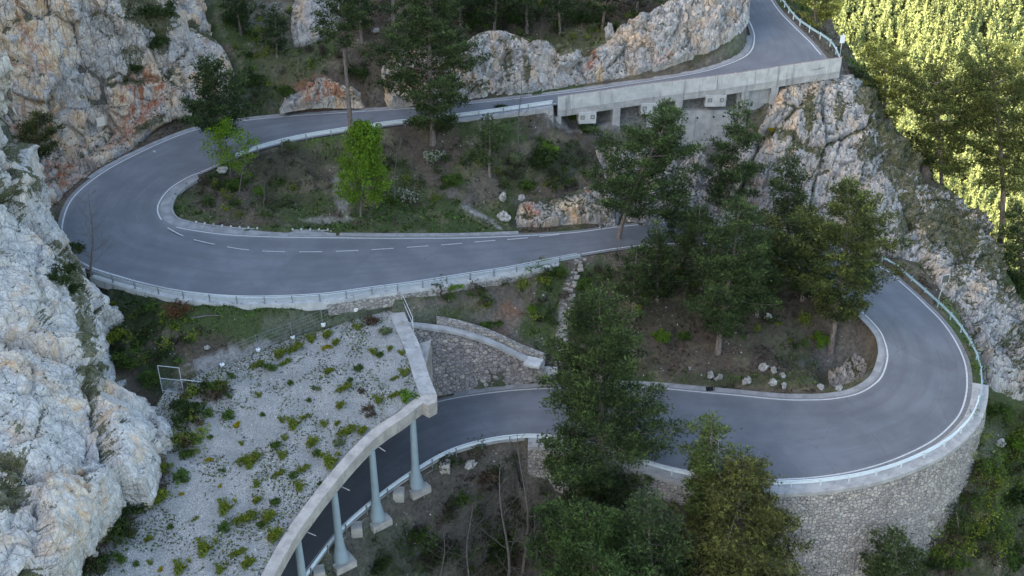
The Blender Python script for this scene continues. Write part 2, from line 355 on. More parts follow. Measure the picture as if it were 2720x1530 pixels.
# ------------------------------------------------------------------ road meshes
RRo, RLo = RR, RL
def ribbon(name, A, B, n, m, lift=0., par=None, kind='structure'):
    k = len(A); t = np.linspace(0, 1, n)[None, :, None]
    v = A[:, None]*(1-t)+B[:, None]*t+[0, 0, lift]
    s = np.concatenate([[0], np.cumsum(np.linalg.norm(np.diff((A+B)/2, axis=0), axis=1))])
    uv = np.stack([np.repeat(s, n), np.tile(np.linspace(0, 1, n), k)*8], 1)
    i = np.arange(k-1)[:, None]*n; j = np.arange(n-1)[None]
    q = np.stack([i+j, i+j+1, i+n+j+1, i+n+j], -1).reshape(-1, 4)
    o = mk(name, v, q, m, par, uv=uv, smooth=True)
    if kind: o['kind'] = kind
    return o
ribbon('road', offL(.55), offR(.55), 14, M['asphalt'])
def line(name, p, d, a, b, wd=.19, dash=None, lift=.004):
    """painted line along edge arrays: p 'L'/'R', d inward distance"""
    A = (offL(-d, a, b), offL(-d-wd, a, b)) if p == 'L' else (offR(-d, a, b), offR(-d-wd, a, b))
    if not dash: ribbon(name, A[0] if p == 'R' else A[1], A[1] if p == 'R' else A[0], 2, M['paint'], lift)
line('road_marking', 'R', 0, 0, None)
gap0 = iL(430, 575)
line('road_marking', 'L', 0, 0, iL(2192, 160)-2)
line('road_marking', 'L', 0, iL(1480, 290), gap0+4)
line('road_marking', 'L', 0, iL(472, 603), None)
# dashed centre line on the middle road, nearer the uphill edge
a_, b_ = iL(455, 596), iL(1640, 602)
CEN = [(445,605),(480,624),(520,638),(600,655),(650,663),(720,668),(781,669),(845,669),(937,666),(1024,661),(1113,655),(1196,649),(1285,641),(1366,635),(1447,627),(1520,619)]
zc = [RL[iL(x, y)][2]*.6+RR[iL(x, y)][2]*.4 for x, y in CEN]
cp = resamp(crom([P(x, y, z) for (x, y), z in zip(CEN, zc)], 12), step=.25); cs = sides(cp)
i = 0; vs = MB()
while i+13 < len(cp):
    a = cp[i:i+13]-cs[i:i+13]*.08+[0, 0, .02]; b = cp[i:i+13]+cs[i:i+13]*.08+[0, 0, .02]
    v = np.concatenate([a, b]); k = len(a); vs.add(v, [[j, j+1, k+j+1, k+j] for j in range(k-1)]); i += 19
o = vs.obj('road_marking', M['paint']); o['kind'] = 'structure'
# ------------------------------------------------------------------ line of the half bridge
_k0, _k1 = iL(1466, 277), iL(2110, 189)
bp = resamp(crom(np.concatenate([(RL-LAT*.8)[_k1:_k0][::-8]+[0, 0, 1.35], [P(2237, 153, 16.1)]]), 8), step=.5)
# ------------------------------------------------------------------ rock faces
def gridnorm(V):
    a = np.gradient(V, axis=1); b = np.gradient(V, axis=0); n = np.cross(a, b); return n/(np.linalg.norm(n, axis=-1, keepdims=True)+1e-9)
sst = lambda x, a, b: (lambda t: t*t*(3-2*t))(np.clip((x-a)/(b-a), 0, 1))
LCON = []
LOFT = {}
def loft(name, rows, step=.22, amp=(1.5, .5, .16), sc=(.16, .5, 1.6), fade=.06, bury=1.6, stretch=(1, 1, 1), rot=0, moss=.0, f1a=.8, deep=0., paint_=(), warm=.5, mat='rock', buryL=True, seed=0, flip=False):
    rs = [resamp(crom(r, 6), n=60) for r in rows]
    G = np.array([crom([r[k] for r in rs], 8) for k in range(60)])       # 60 x m
    L1 = np.linalg.norm(np.diff(G, axis=1), axis=2).sum(1).mean(); L0 = np.linalg.norm(np.diff(G, axis=0), axis=2).sum(0).mean()
    n0, n1 = int(L0/step)+2, int(L1/step)+2
    G = np.array([resamp(g, n=n1) for g in G]); G = np.array([resamp(G[:, k], n=n0) for k in range(n1)])     # n1 x n0
    N = gridnorm(G)
    for _ in range(10): N[1:-1, 1:-1] = (N[:-2, 1:-1]+N[2:, 1:-1]+N[1:-1, :-2]+N[1:-1, 2:])/4
    N /= np.linalg.norm(N, axis=-1, keepdims=True)+1e-9
    if ((np.array([0, 0, HC])-G)*N).sum(-1).mean() < 0: N = -N
    if flip: N = -N
    _u = np.minimum(np.arange(n1), np.arange(n1)[::-1])[:, None]*step; _v = np.minimum(np.arange(n0), np.arange(n0)[::-1])[None]*step
    LCON.append((G-N*np.interp(np.minimum(_u, _v), [0, 2.5], [.25, 2.6])[..., None]).reshape(-1, 3))
    pf = G.reshape(-1, 3); ca, sa = cos(rot), sin(rot)
    ps = np.stack([pf[:, 0]*ca+pf[:, 2]*sa, pf[:, 1], -pf[:, 0]*sa+pf[:, 2]*ca], 1)*stretch+seed*13.7
    wv = np.stack([perlin(ps*.3+5), perlin(ps*.3+50), perlin(ps*.3+90)], 1)*.35+np.stack([perlin(ps*1.1+5), perlin(ps*1.1+50), perlin(ps*1.1+90)], 1)*.12; ps = ps+wv
    f1, e1 = facet(ps*sc[0]); f2, e2 = facet(ps*sc[1]+7); f3, e3 = facet(ps*sc[2]+3)
    f0, e0 = facet(ps*sc[0]*.45+21)
    d = amp[0]*.9*f0+amp[0]*f1a*f1+amp[1]*.8*f2+amp[2]*f3+amp[1]*.22*fbm(ps*.9, 5, .6)
    d -= (amp[1]*.9*np.exp(-(e1/.05)**2)+amp[1]*.45*np.exp(-(e2/.06)**2))*sst(fbm(ps*.2+40, 3), -.3, .2)
    d += amp[2]*.8*fbm(ps*3.1, 3)
    cw = sst(fbm(ps*.15+140, 3), -.25, .15); d -= deep*np.exp(-(e0/.045)**2)*cw
    u = np.linspace(0, 1, n1)[:, None]; v = np.linspace(0, 1, n0)[None]
    ef = np.minimum(np.minimum(u, 1-u)*n1, np.minimum(v, 1-v)*n0)*step
    bf = 1-sst(ef, 0, 1.2)
    D = d.reshape(n1, n0)*(1-bf*.8)-bury*bf
    O = G+N*D[..., None]; NN = gridnorm(O)
    if (NN*N).sum(-1).mean() < 0: NN = -NN
    pn = O.reshape(-1, 3)
    px, py = proj(pn)
    ns = fbm(pn*.22+3, 4); nm = fbm(pn*.5+77, 4)
    W = np.clip(warm+ns*.8, 0, 1); Rd = np.zeros(len(pn)); MS = moss+sst(NN.reshape(-1, 3)[:, 2], .62, .92)*.45+nm*.18
    MS += .35*np.exp(-(e1/.05)**2)*sst(nm, -.1, .3)+(.55*np.exp(-(e0/.04)**2)*cw if deep else 0)  # moss tint also follows the facet edges, making the crevices darker
    for bx, by, rx, ry, an, ch, stg in paint_:
        a = R_(an); ex = ((px-bx)*cos(a)+(py-by)*sin(a))/rx; ey = (-(px-bx)*sin(a)+(py-by)*cos(a))/ry
        m = (1-sst(np.sqrt(ex*ex+ey*ey)+nm*.6, .7, 1.2))*stg
        if ch == 'w': W = np.clip(W+m, 0, 1.3)
        if ch == 'c': W = W*(1-m)
        if ch == 'r': Rd = np.clip(Rd+m, 0, 1.2)
        if ch == 'm': MS = MS+m
        if ch == 'k': MS = MS-m
    q = ((np.arange(n1-1)[:, None]*n0+np.arange(n0-1)[None])[..., None]+np.array([0, 1, n0+1, n0])).reshape(-1, 4)
    fn_ = np.cross(O[0, 1]-O[0, 0], O[1, 0]-O[0, 0])
    q2 = q if ((np.cross(O[n1//2, n0//2+1]-O[n1//2, n0//2], O[n1//2+1, n0//2]-O[n1//2, n0//2])*N[n1//2, n0//2]).sum() > 0) else q[:, ::-1]
    o = mk(name, pn, q2, M[mat], cols={'tint': np.stack([W, Rd, MS], 1)}, smooth=True)
    tag(o, kind='structure'); LOFT.setdefault(name, []).append((O, NN)); return o
# near buttress on the left
loft('rock_buttress', [
 [P(60,180,34), P(-40,250,32), P(-160,330,30), P(-330,400,30)],
 [P(30,300,21), P(-20,320,22), P(-110,400,23), P(-330,470,24)],
 [P(75,375,15), P(20,390,17), P(-80,450,19), P(-330,540,21)],
 [P(122,470,10), P(70,475,13), P(-40,540,16), P(-330,640,19)],
 [P(160,560,6.5), P(95,580,10.5), P(-30,640,13.5), P(-330,740,17)],
 [P(218,660,3.0), P(150,670,7.5), P(10,730,11.5), P(-330,840,15.5)],
 [P(262,745,-.5), P(190,780,5.2), P(40,830,9.5), P(-330,930,14)],
 [P(292,860,-2), P(225,880,3.3), P(60,930,7.5), P(-330,1020,12)],
 [P(325,975,-3), P(255,980,1.8), P(80,1030,6.0), P(-330,1110,10.5)],
 [P(430,1058,-4), P(310,1090,.3), P(110,1130,4.4), P(-330,1210,9)],
 [P(486,1135,-5), P(340,1180,-1), P(130,1230,3.2), P(-330,1310,7.5)],
 [P(400,1275,-5.8), P(290,1300,-1.6), P(110,1340,2.6), P(-330,1400,6.5)],
 [P(300,1400,-6.6), P(200,1420,-2.2), P(60,1450,2), P(-330,1500,5.5)],
 [P(205,1530,-7.4), P(120,1560,-2.8), P(0,1580,1.2), P(-330,1620,5)],
 [P(110,1680,-8), P(40,1700,-3.2), P(-60,1720,1), P(-330,1760,4.5)]],
 step=.2, amp=(2.5, .55, .10), sc=(.15, .36, 1.3), warm=.05, moss=-.12, f1a=.45, deep=1.5, mat='rock_pale', bury=2.2, stretch=(1, 1, .8),
 paint_=[(140,500,70,50,30,'m',.6),(210,560,40,60,30,'m',.3),(190,720,45,60,0,'m',.7),(150,650,40,20,0,'m',.4),(230,860,25,120,-15,'m',.75),(250,1010,40,50,20,'m',.6),(215,950,30,60,0,'m',.3),
 (60,900,90,110,0,'w',.5),(250,1090,80,60,40,'w',.8),(210,1310,70,50,40,'w',1),(150,1420,60,60,0,'w',.6),(330,1180,60,40,40,'w',.5),(30,1230,40,40,0,'m',.55),(20,1310,40,60,0,'m',.55),(60,340,60,50,0,'m',.5),(60,1150,60,25,60,'m',.25),(40,480,60,40,0,'m',.4)])
# golden cliff above the hairpin
loft('rock_cliff', [
 [P(120,560,2.2), P(205,485,3.2), P(262,440,3.8), P(330,395,4.2), P(400,355,4.8), P(460,330,5), P(520,315,5.2)],
 [PY(60,500,152), PY(150,430,156), PY(230,390,159.5), PY(320,345,161.5), PY(390,310,163), PY(450,285,164), PY(530,280,164)],
 [PY(0,380,155), PY(120,330,159), PY(220,300,161.5), PY(310,270,163.5), PY(390,250,165), PY(460,240,166), PY(590,250,166)],
 [PY(-60,240,158), PY(90,220,161), PY(210,210,163), PY(310,190,165), PY(400,180,166.5), PY(480,170,168), PY(628,195,169)],
 [PY(-80,90,160), PY(90,90,163), PY(210,100,165), PY(310,100,167), PY(400,90,169), PY(490,80,171), PY(600,120,173)],
 [PY(-80,-40,162), PY(90,-20,165), PY(210,0,167), PY(310,0,169), PY(400,-10,171), PY(480,10,174), PY(560,60,177)],
 [PY(-80,-160,165), PY(90,-160,168), PY(210,-150,170), PY(310,-150,172), PY(400,-150,174), PY(480,-130,178), PY(560,-110,182)]],
 step=.22, amp=(2.2, .7, .12), sc=(.13, .36, 1.3), warm=.85, stretch=(1, 1, .7), rot=.2,
 paint_=[(120,260,150,260,0,'w',.6),(250,150,60,150,0,'c',.5),(300,100,80,120,20,'c',.6),(520,130,90,60,30,'c',.7),(90,90,40,110,-20,'w',.9),(60,70,30,70,-15,'r',.35),(90,150,30,60,-20,'r',.5),(20,190,40,50,0,'r',.5),
  (390,245,55,60,-50,'r',1.1),(350,330,70,40,-50,'r',.8),(130,450,60,25,-20,'r',1),(150,480,60,25,-20,'r',.9),(60,320,40,60,60,'r',.35),(180,240,60,50,0,'c',.8),(280,60,30,80,-30,'m',.35),(430,100,18,60,0,'m',.7),(355,170,30,60,-10,'m',.6),(400,40,90,45,20,'m',.7),(280,200,50,30,0,'m',.4),(520,70,60,20,35,'m',.6),(500,20,60,50,0,'k',.4),(400,330,50,15,-30,'m',.6),(470,200,40,30,0,'m',.4)])
# pale rock band above the bridge
loft('rock_face', [
 [PY(1150,268,161.9), PY(1230,262,162.6), PY(1350,248,162.8), PY(1450,238,162.8), PY(1560,222,163.2), PY(1680,203,163.4), PY(1790,178,164.2), PY(1905,132,166.2), PY(1992,50,170.6), PY(1990,-40,177)],
 [PY(1180,200,164), PY(1240,200,164.5), PY(1350,190,165), PY(1450,180,165), PY(1560,170,165.2), PY(1680,150,165.4), PY(1790,115,166.4), PY(1890,70,169), PY(1978,10,173), PY(1975,-60,178)],
 [PY(1200,150,166), PY(1245,140,166.5), PY(1350,120,167), PY(1450,135,166.6), PY(1560,135,166.5), PY(1670,100,167), PY(1780,50,168.5), PY(1880,0,172), PY(1960,-40,176), PY(1960,-100,181)],
 [PY(1215,125,169.5), PY(1250,85,169.6), PY(1340,70,169.5), PY(1450,110,168.8), PY(1560,120,168.5), PY(1650,60,169.6), PY(1770,0,172), PY(1860,-60,176), PY(1940,-100,181), PY(1950,-150,186)]],
 step=.2, amp=(1.2, .7, .25), sc=(.24, .6, 1.6), warm=.18, stretch=(1.1, 1, .55), rot=-.35, bury=1.0, moss=.0, seed=3,
 paint_=[(1570,150,16,60,0,'r',1),(1590,190,12,50,0,'w',1),(1310,110,10,50,0,'w',1),(1325,150,18,40,20,'w',.9),(1400,185,12,40,0,'m',.6),(1490,110,25,50,0,'m',.9),(1350,165,15,50,0,'m',.5),(1530,100,50,30,0,'m',1),(1450,90,40,20,0,'m',.6),(1240,170,22,30,0,'m',.6),(1560,130,20,30,0,'m',.6),(1660,90,25,30,40,'w',.6),(1260,230,50,20,0,'m',.5),(1850,60,60,60,0,'w',.4),(1200,200,40,60,0,'w',.8),(1745,150,40,20,0,'r',.4)])
# big grey cliff below the bridge on the right
loft('rock_cliff', [
 [PY(1560,365,157.6), PY(1690,385,157.4), PY(1770,420,157.2), PY(1850,455,157), PY(1930,440,157.6), PY(2000,330,159.2), PY(2080,215,161.3), PY(2180,185,163), PY(2245,185,165), PY(2290,230,167.5)],
 [PY(1580,410,155.3), PY(1700,430,155.2), PY(1780,450,155.2), PY(1860,480,155), PY(1940,460,155.4), PY(2010,380,157), PY(2100,290,158.8), PY(2200,270,160), PY(2290,270,162), PY(2340,300,166)],
 [PY(1600,470,152.5), PY(1720,480,153), PY(1800,500,153), PY(1870,515,153), PY(1950,490,153.6), PY(2020,440,154.6), PY(2110,400,155.2), PY(2220,370,156), PY(2330,350,158), PY(2420,390,162)],
 [PY(1600,530,149.5), PY(1720,530,150.4), PY(1820,530,151), PY(1920,530,151), PY(2020,520,151.2), PY(2120,500,151.5), PY(2230,470,152), PY(2350,450,153.5), PY(2450,450,158)],
 [P(1580,603,-1.6), P(1720,585,-2.2), P(1850,575,-2.8), P(1950,580,-3), P(2040,590,-3.4), P(2140,600,-3.8), PY(2250,570,148.5), PY(2370,540,149), PY(2470,540,153)],
 [P(1600,650,-4.5), P(1720,630,-4.5), P(1850,625,-5), P(1950,630,-5), P(2060,650,-5.5), P(2160,650,-5.5), PY(2290,640,144), PY(2400,630,143.5), PY(2490,640,147)],
 [P(1640,690,-7), P(1740,680,-7), P(1850,680,-7), P(1950,690,-8), P(2060,700,-8), P(2200,690,-7.5), PY(2350,692,141), PY(2430,700,139.5), PY(2520,720,142)]],
 step=.22, amp=(1.5, .75, .25), sc=(.2, .5, 1.4), warm=.08, stretch=(1.5, 1, .34), rot=-.42, bury=2.0, moss=.14, f1a=.6, deep=.8, seed=7,
 paint_=[(2090,250,30,40,0,'w',.6),(2100,340,20,60,0,'w',.7),(2150,300,15,60,0,'m',.6),(2230,290,15,50,0,'m',.4),(2310,400,30,40,0,'m',.5),(2380,430,40,60,0,'m',.5),(2420,560,40,90,20,'m',.5),(2060,370,30,40,0,'w',.7),(1960,500,60,80,0,'w',.5),(2010,500,30,60,0,'r',.5),(2180,430,30,40,0,'m',.3),(2340,250,60,60,40,'m',.8),(1700,430,60,50,0,'c',.5),(2250,650,60,60,0,'m',.5),(2400,380,50,110,-40,'m',.7),(2460,500,50,80,20,'m',.7)])
# broken rocks on the ridge to the right
loft('rock_ridge', [
 [PY(2400,470,155), PY(2480,480,157), PY(2540,500,158), PY(2600,560,158)],
 [PY(2440,590,146), PY(2510,590,148), PY(2580,610,150), PY(2650,660,152)],
 [PY(2440,680,141), PY(2530,690,142), PY(2610,710,144), PY(2690,740,147)],
 [PY(2500,760,136.5), PY(2560,770,137), PY(2640,790,138.5), PY(2730,830,141)],
 [PY(2560,850,131.8), PY(2600,860,132), PY(2680,880,133), PY(2780,920,135)],
 [PY(2590,930,127), PY(2640,950,126.4), PY(2710,970,127), PY(2800,1010,128)],
 [PY(2612,1010,120), PY(2660,1030,119.4), PY(2730,1060,120), PY(2820,1100,122)]],
 step=.2, amp=(1.5, .8, .25), sc=(.25, .6, 1.5), warm=.15, stretch=(1.2, 1, .6), rot=.4, bury=1.5, moss=.40, seed=11,
 paint_=[(2600,770,50,60,0,'k',.5),(2640,850,50,60,0,'k',.4),(2500,700,40,40,0,'k',.2),(2640,960,30,90,-40,'k',.2),(2560,640,40,60,0,'m',.4),(2520,600,90,60,40,'m',.35),(2640,720,50,80,0,'m',.3)])
def out(name, rows, **k):
    a = dict(step=.16, amp=(.8, .5, .16), sc=(.35, .8, 2), bury=1.2, moss=.02); a.update(k); return loft(name, rows, **a)
out('rock_outcrop', [[PY(745,256,166),PY(800,220,167),PY(860,190,167.6),PY(915,222,167),PY(960,228,166.4)],[PY(735,272,164.4),PY(800,250,164.8),PY(860,238,165.2),PY(915,252,165),PY(965,256,164.8)],[PY(740,289,163.2),PY(800,285,163.4),PY(860,281,163.5),PY(915,277,163.5),PY(965,273,163.5)]], warm=.7, seed=2, paint_=[(850,225,60,40,0,'r',1.1),(760,265,30,30,0,'c',.9),(930,250,30,20,0,'m',.4)])
out('rock_outcrop', [[PY(1000,180,168),PY(1050,130,169.5),PY(1100,120,169.8),PY(1170,130,169),PY(1225,150,168)],[PY(1010,235,164.4),PY(1060,215,165),PY(1100,200,165.4),PY(1170,200,165.2),PY(1220,215,164.8)],[PY(1030,283,162.2),PY(1060,280,162.4),PY(1100,277,162.6),PY(1170,270,162.8),PY(1215,265,162.8)]], warm=.8, seed=5, paint_=[(1100,200,30,30,0,'r',.8),(1080,240,40,20,0,'w',.6)])
out('rock_outcrop', [[PY(770,10,179),PY(820,-40,182),PY(880,-60,184),PY(930,-20,184)],[PY(762,75,175.6),PY(815,40,177),PY(870,20,178.5),PY(920,30,179.5)],[PY(772,128,172.6),PY(815,122,173),PY(860,105,174),PY(905,80,176)]], warm=.0, moss=-.1, seed=6, amp=(.6, .3, .12))
out('rock_outcrop', [[PY(1365,540,145.5),PY(1400,520,146.2),PY(1440,530,146),PY(1490,515,146.4),PY(1560,490,147.5),PY(1640,470,149)],[PY(1360,570,143.6),PY(1400,560,144),PY(1440,560,144.2),PY(1490,550,144.8),PY(1560,540,145.6),PY(1640,530,147)],[PY(1365,606,141.5),PY(1400,604,141.9),PY(1440,602,142),PY(1490,600,142.2),PY(1560,598,142.8),PY(1640,592,144)]], warm=.25, moss=.28, seed=8, paint_=[(1412,565,22,30,0,'r',1),(1530,545,40,20,-20,'w',1.2),(1560,500,20,14,0,'r',.7),(1380,560,30,20,0,'w',.6)])
out('rock_outcrop', [[PY(2190,975,123.5),PY(2240,945,124.6),PY(2290,880,126.5),PY(2320,850,128)],[PY(2190,1010,121),PY(2250,985,121.6),PY(2310,920,124),PY(2335,880,126)],[PY(2200,1042,119),PY(2260,1025,118.8),PY(2320,970,121),PY(2345,910,124)]], warm=.1, moss=.22, seed=9)
out('rock_outcrop', [[PY(1825,400,157.4),PY(1840,380,157.8),PY(1858,380,157.8),PY(1880,410,157.4)],[PY(1795,450,155.4),PY(1830,440,155.8),PY(1870,440,155.8),PY(1900,460,155.4)],[PY(1780,510,153),PY(1830,510,153.4),PY(1870,510,153.4),PY(1920,515,153)]], warm=.2, moss=-.05, seed=12)
# ------------------------------------------------------------------ terrain height field
GX0, GX1, GY0, GY1, GD = -92., 125., 52., 235., .35
nx = int((GX1-GX0)/GD)+1; ny = int((GY1-GY0)/GD)+1
CZ = np.zeros((ny, nx)); CN = np.zeros((ny, nx)); PRI = np.zeros((ny, nx), int)
def put(pts, pri=1):
    p = np.asarray(pts, float).reshape(-1, 3)
    ix = np.round((p[:, 0]-GX0)/GD).astype(int); iy = np.round((p[:, 1]-GY0)/GD).astype(int)
    ok = (ix >= 0) & (ix < nx) & (iy >= 0) & (iy < ny); ix, iy, z = ix[ok], iy[ok], p[ok, 2]
    up = PRI[iy, ix] < pri; CZ[iy[up], ix[up]] = 0; CN[iy[up], ix[up]] = 0; PRI[iy[up], ix[up]] = pri
    sm = PRI[iy, ix] == pri; np.add.at(CZ, (iy[sm], ix[sm]), z[sm]); np.add.at(CN, (iy[sm], ix[sm]), 1)
def brk(pts, pri=1): put(resamp(np.array(pts), step=.2), pri)
def pz(l): return [P(*q) for q in l]
def py_(l): return [PY(*q) for q in l]
# road bed
fine = lambda a: resamp(a, n=6000)
t_ = np.linspace(0, 1, 70)
_da = np.full(len(RL), 1.1); _da[iL(2215, 150):iL(1462, 278)] = -3.2
_si = -sides(bp); _si = _si*np.sign(-_si[:, 1:2].mean()); _da = _da[:, None]
A = RL-LAT*_da; B = offR(1.1)
kk = np.linspace(0, len(A)-1, 5200); A5 = np.stack([np.interp(kk, range(len(A)), A[:, c]) for c in range(3)], 1); B5 = np.stack([np.interp(kk, range(len(B)), B[:, c]) for c in range(3)], 1)
put((A5[:, None]*(1-t_)[None, :, None]+B5[:, None]*t_[None, :, None]-[0, 0, .14]).reshape(-1, 3), 5)
put(offL(1.7, dz=-.15), 3) if False else None
iBr0, iBr1 = iL(1450, 286), iL(2190, 172)
# island bank top edge (below upper road)
brk(offL(2.2, iBr1-6, iBr1, -.4)); brk(offL(2.0, iBr0, iL(560, 440), -.5), 2)
# middle road: downhill wall foot and slope start
iR0, iR1 = iR(280, 722), iR(1540, 676)
_ix = iR(860, 783); brk(offR(2.3, iR0, _ix, -.5), 2); brk(offR(2.4, _ix, iR1, -1.2), 2)
brk(offR(1.6, iR1, iR(2300, 840), -.3), 2)
# under the half bridge: ground in front of the pillars
_g = np.array([(1420,325),(1480,346),(1560,341),(1690,338),(1740,345),(1780,420),(1850,460),(1930,440),(2000,340),(2060,270),(2140,228),(2237,192)], float)
brk([PY(x, y, np.interp(x, proj(bp)[0], bp[:, 1])-.25) for x, y in _g], 2)
brk((bp-_si*1.2-[0, 0, 5.9])[4:int(len(bp)*.8)], 2); brk((bp-_si*3.0-[0, 0, 5.6])[4:int(len(bp)*.8)], 2)
# ridge that falls to the valley on the right
ridge = py_([(2235,168,165.5),(2290,235,166),(2330,300,165),(2420,395,160),(2510,470,155),(2610,560,149),(2720,650,143),(2860,790,135)])
brk(ridge, 2); brk([p+[14, 6, -22] for p in ridge]); brk([p+[34, 14, -60] for p in ridge])
brk([P(2085,-60,17), P(2110,30,16), P(2165,90,15), P(2215,140,14.4)], 2); brk([p+[10, 4, -9] for p in pz([(2085,-60,17),(2150,30,16),(2215,120,15)])])
brk([p+[40, 10, -55] for p in pz([(2085,-60,17),(2150,30,16),(2215,120,15)])])
# right cliff middle / foot
brk(py_([(1960,480,154),(2120,480,154.5),(2300,480,153),(2420,500,151)])); 
brk(pz([(2360,690,-4.8),(2410,715,-5.2),(2480,790,-6),(2545,860,-6.6)]), 2)
brk(py_([(2450,640,143),(2560,720,137),(2650,800,131)]))
# right of the right hairpin: slope falling away
e = offL(1.9, iL(2456,806), iL(2560,1075), -.5); brk(e, 2)
brk(pz([(2640,880,-9.5),(2680,1000,-13),(2690,1120,-19),(2640,1240,-24.5),(2560,1340,-28),(2480,1430,-30),(2400,1530,-32),(2330,1640,-33)]))
brk(pz([(2720,900,-13),(2790,1000,-18),(2800,1200,-27),(2720,1400,-35),(2600,1600,-40)]))
brk(pz([(2980,900,-30),(3000,1200,-44),(2900,1500,-55),(2700,1700,-58)]))
# foot of the big curved wall
iW0, iW1 = iL(2566,1070), iL(1700,1216)
n_ = iW1-iW0; hh = np.interp(np.linspace(0, 1, n_), [0, .12, .3, .5, .8, 1], [1.5, 7, 13, 16, 16, 10])
wf = offL(2.6, iW0, iW1); wf[:, 2] -= hh+.2; brk(wf, 2)
wf2 = offL(5.5, iW0, iW1); wf2[:, 2] -= hh+2.5; brk(wf2)
# gully below the lower road
e = offL(2.4, iW1, iL(1380,1154)); e[:, 2] -= np.linspace(9, 2.2, len(e)); brk(e, 2)
e = offL(2.2, iL(1380,1154), iL(740,1600)); e[:, 2] -= 1.6; brk(e, 2)
brk(pz([(1180,1330,-18),(1080,1430,-20),(980,1560,-22),(900,1700,-24)]))
brk(pz([(1500,1250,-22),(1400,1350,-24),(1250,1530,-27),(1150,1700,-30)])); brk(pz([(1900,1430,-31),(1650,1530,-33),(1450,1700,-36)]))
brk([[-35, 56, -34], [0, 56, -42], [50, 56, -52], [110, 60, -66]])
# lower road: uphill wall + slope
iM0, iM1 = iR(1445,1031), iR(1150,1070)
wtop = [P(1440,975,-9.6), P(1330,920,-7.2), P(1230,885,-5.2), P(1150,872,-4.2), P(1105,868,-3.8)]
wt = [PY(1445,975,119.2), PY(1380,950,119.6), PY(1300,912,119.9), PY(1210,884,119.8), PY(1120,870,119.0), PY(1075,862,117.5)]
brk(wt, 3)
_b2 = resamp(offR(1.35, iR(1452, 1031), iR(1135, 1075)), n=120); _t2 = resamp(np.array(wt), n=120)
for k_ in np.linspace(.12, 1, 40): put((_t2*(1-k_)+_b2*k_)+[0, .9, -.3], 3)
brk(offR(1.4, iR(2350,960), iR(1500,1028), 0), 2)
# stair path corridor and bench terrace
brk(py_([(1640,690,134.6),(1740,706,133.5),(1850,716,133.6),(1960,716,133.5)]))
# fence line above the gravel roof, grass slope
brk(pz([(300,870,-1.2),(440,1010,-2.7),(560,985,-3.0),(680,938,-2.9),(820,880,-2.6),(960,830,-2.2),(1030,808,-1.9)]), 2)
# under the roof
iG0, iG1 = iR(1150,1070), iR(600,1640)
g = offR(3.5, iG0, iG1, .2); brk(g, 2); g = offR(7, iG0+14, iG1, 1.0); brk(g)
# left buttress footprint keeps high behind the loft
# uphill side of the upper road
e = offR(1.9, iR(1940,-20), iR(620,323), .05); brk(e, 2)
brk(offR(2.2, iR(620,323), iR(190,560), .05), 2)
brk(py_([(640,0,184),(800,0,183),(1000,0,182),(1200,0,181.5),(1500,0,182),(1750,-20,182),(1900,-60,186)]))
brk(py_([(1200,150,171.5),(1450,130,172),(1620,150,171),(1760,70,172.5),(1850,20,175)]))
brk(py_([(560,150,170),(600,60,176),(560,-60,182)]))
brk([[x, 210, 42] for x in (-80, -30, 0, 22)]); brk([[x, 234, 56] for x in (-90, -30, 0, 25)]); brk([[25, 234, 56], [44, 234, 10], [58, 234, -35], [80, 234, -65], [124, 234, -90]])
brk([[-72, 150, 22], [-80, 175, 38], [-88, 200, 52], [-90, 234, 70]]); brk([[-91, 234, 70], [-91, 180, 46], [-91, 130, 26], [-91, 90, 8], [-91, 54, -6]])
brk([[124, 234, -60], [124, 180, -70], [124, 120, -72], [124, 56, -80]])
for p_ in LCON: put(p_, 4)
_mz = np.full((ny, nx), 1e9)
for p_ in LCON:
    ix = np.round((p_[:, 0]-GX0)/GD).astype(int); iy = np.round((p_[:, 1]-GY0)/GD).astype(int); ok = (ix >= 0) & (ix < nx) & (iy >= 0) & (iy < ny)
    np.minimum.at(_mz, (iy[ok], ix[ok]), p_[ok, 2])
_m = (PRI == 4) & (_mz < 1e8); CZ[_m] = _mz[_m]; CN[_m] = 1
fix = CN > 0; Z = np.where(fix, CZ/np.maximum(CN, 1), 0)
def solve(Zf, F):
    if min(Zf.shape) < 12:
        z = np.where(F, Zf, Zf[F].mean() if F.any() else 0)
        for _ in range(400): z = relax(z, Zf, F)
        return z
    h, w_ = (Zf.shape[0]+1)//2, (Zf.shape[1]+1)//2
    pad = lambda a: np.pad(a, ((0, 2*h-a.shape[0]), (0, 2*w_-a.shape[1])))
    f4 = pad(F.astype(float)).reshape(h, 2, w_, 2); z4 = pad(np.where(F, Zf, 0)).reshape(h, 2, w_, 2)
    c = f4.sum((1, 3)); zc = z4.sum((1, 3))/np.maximum(c, 1)
    z = solve(zc, c > 0); z = np.repeat(np.repeat(z, 2, 0), 2, 1)[:Zf.shape[0], :Zf.shape[1]]
    z = np.where(F, Zf, z)
    for _ in range(160): z = relax(z, Zf, F)
    return z
def relax(z, Zf, F):
    p = np.pad(z, 1, mode='edge'); return np.where(F, Zf, (p[:-2, 1:-1]+p[2:, 1:-1]+p[1:-1, :-2]+p[1:-1, 2:])/4)
Z = solve(Z, fix)
gx = GX0+np.arange(nx)*GD; gy = GY0+np.arange(ny)*GD
XX, YY = np.meshgrid(gx, gy)
flat = PRI >= 5
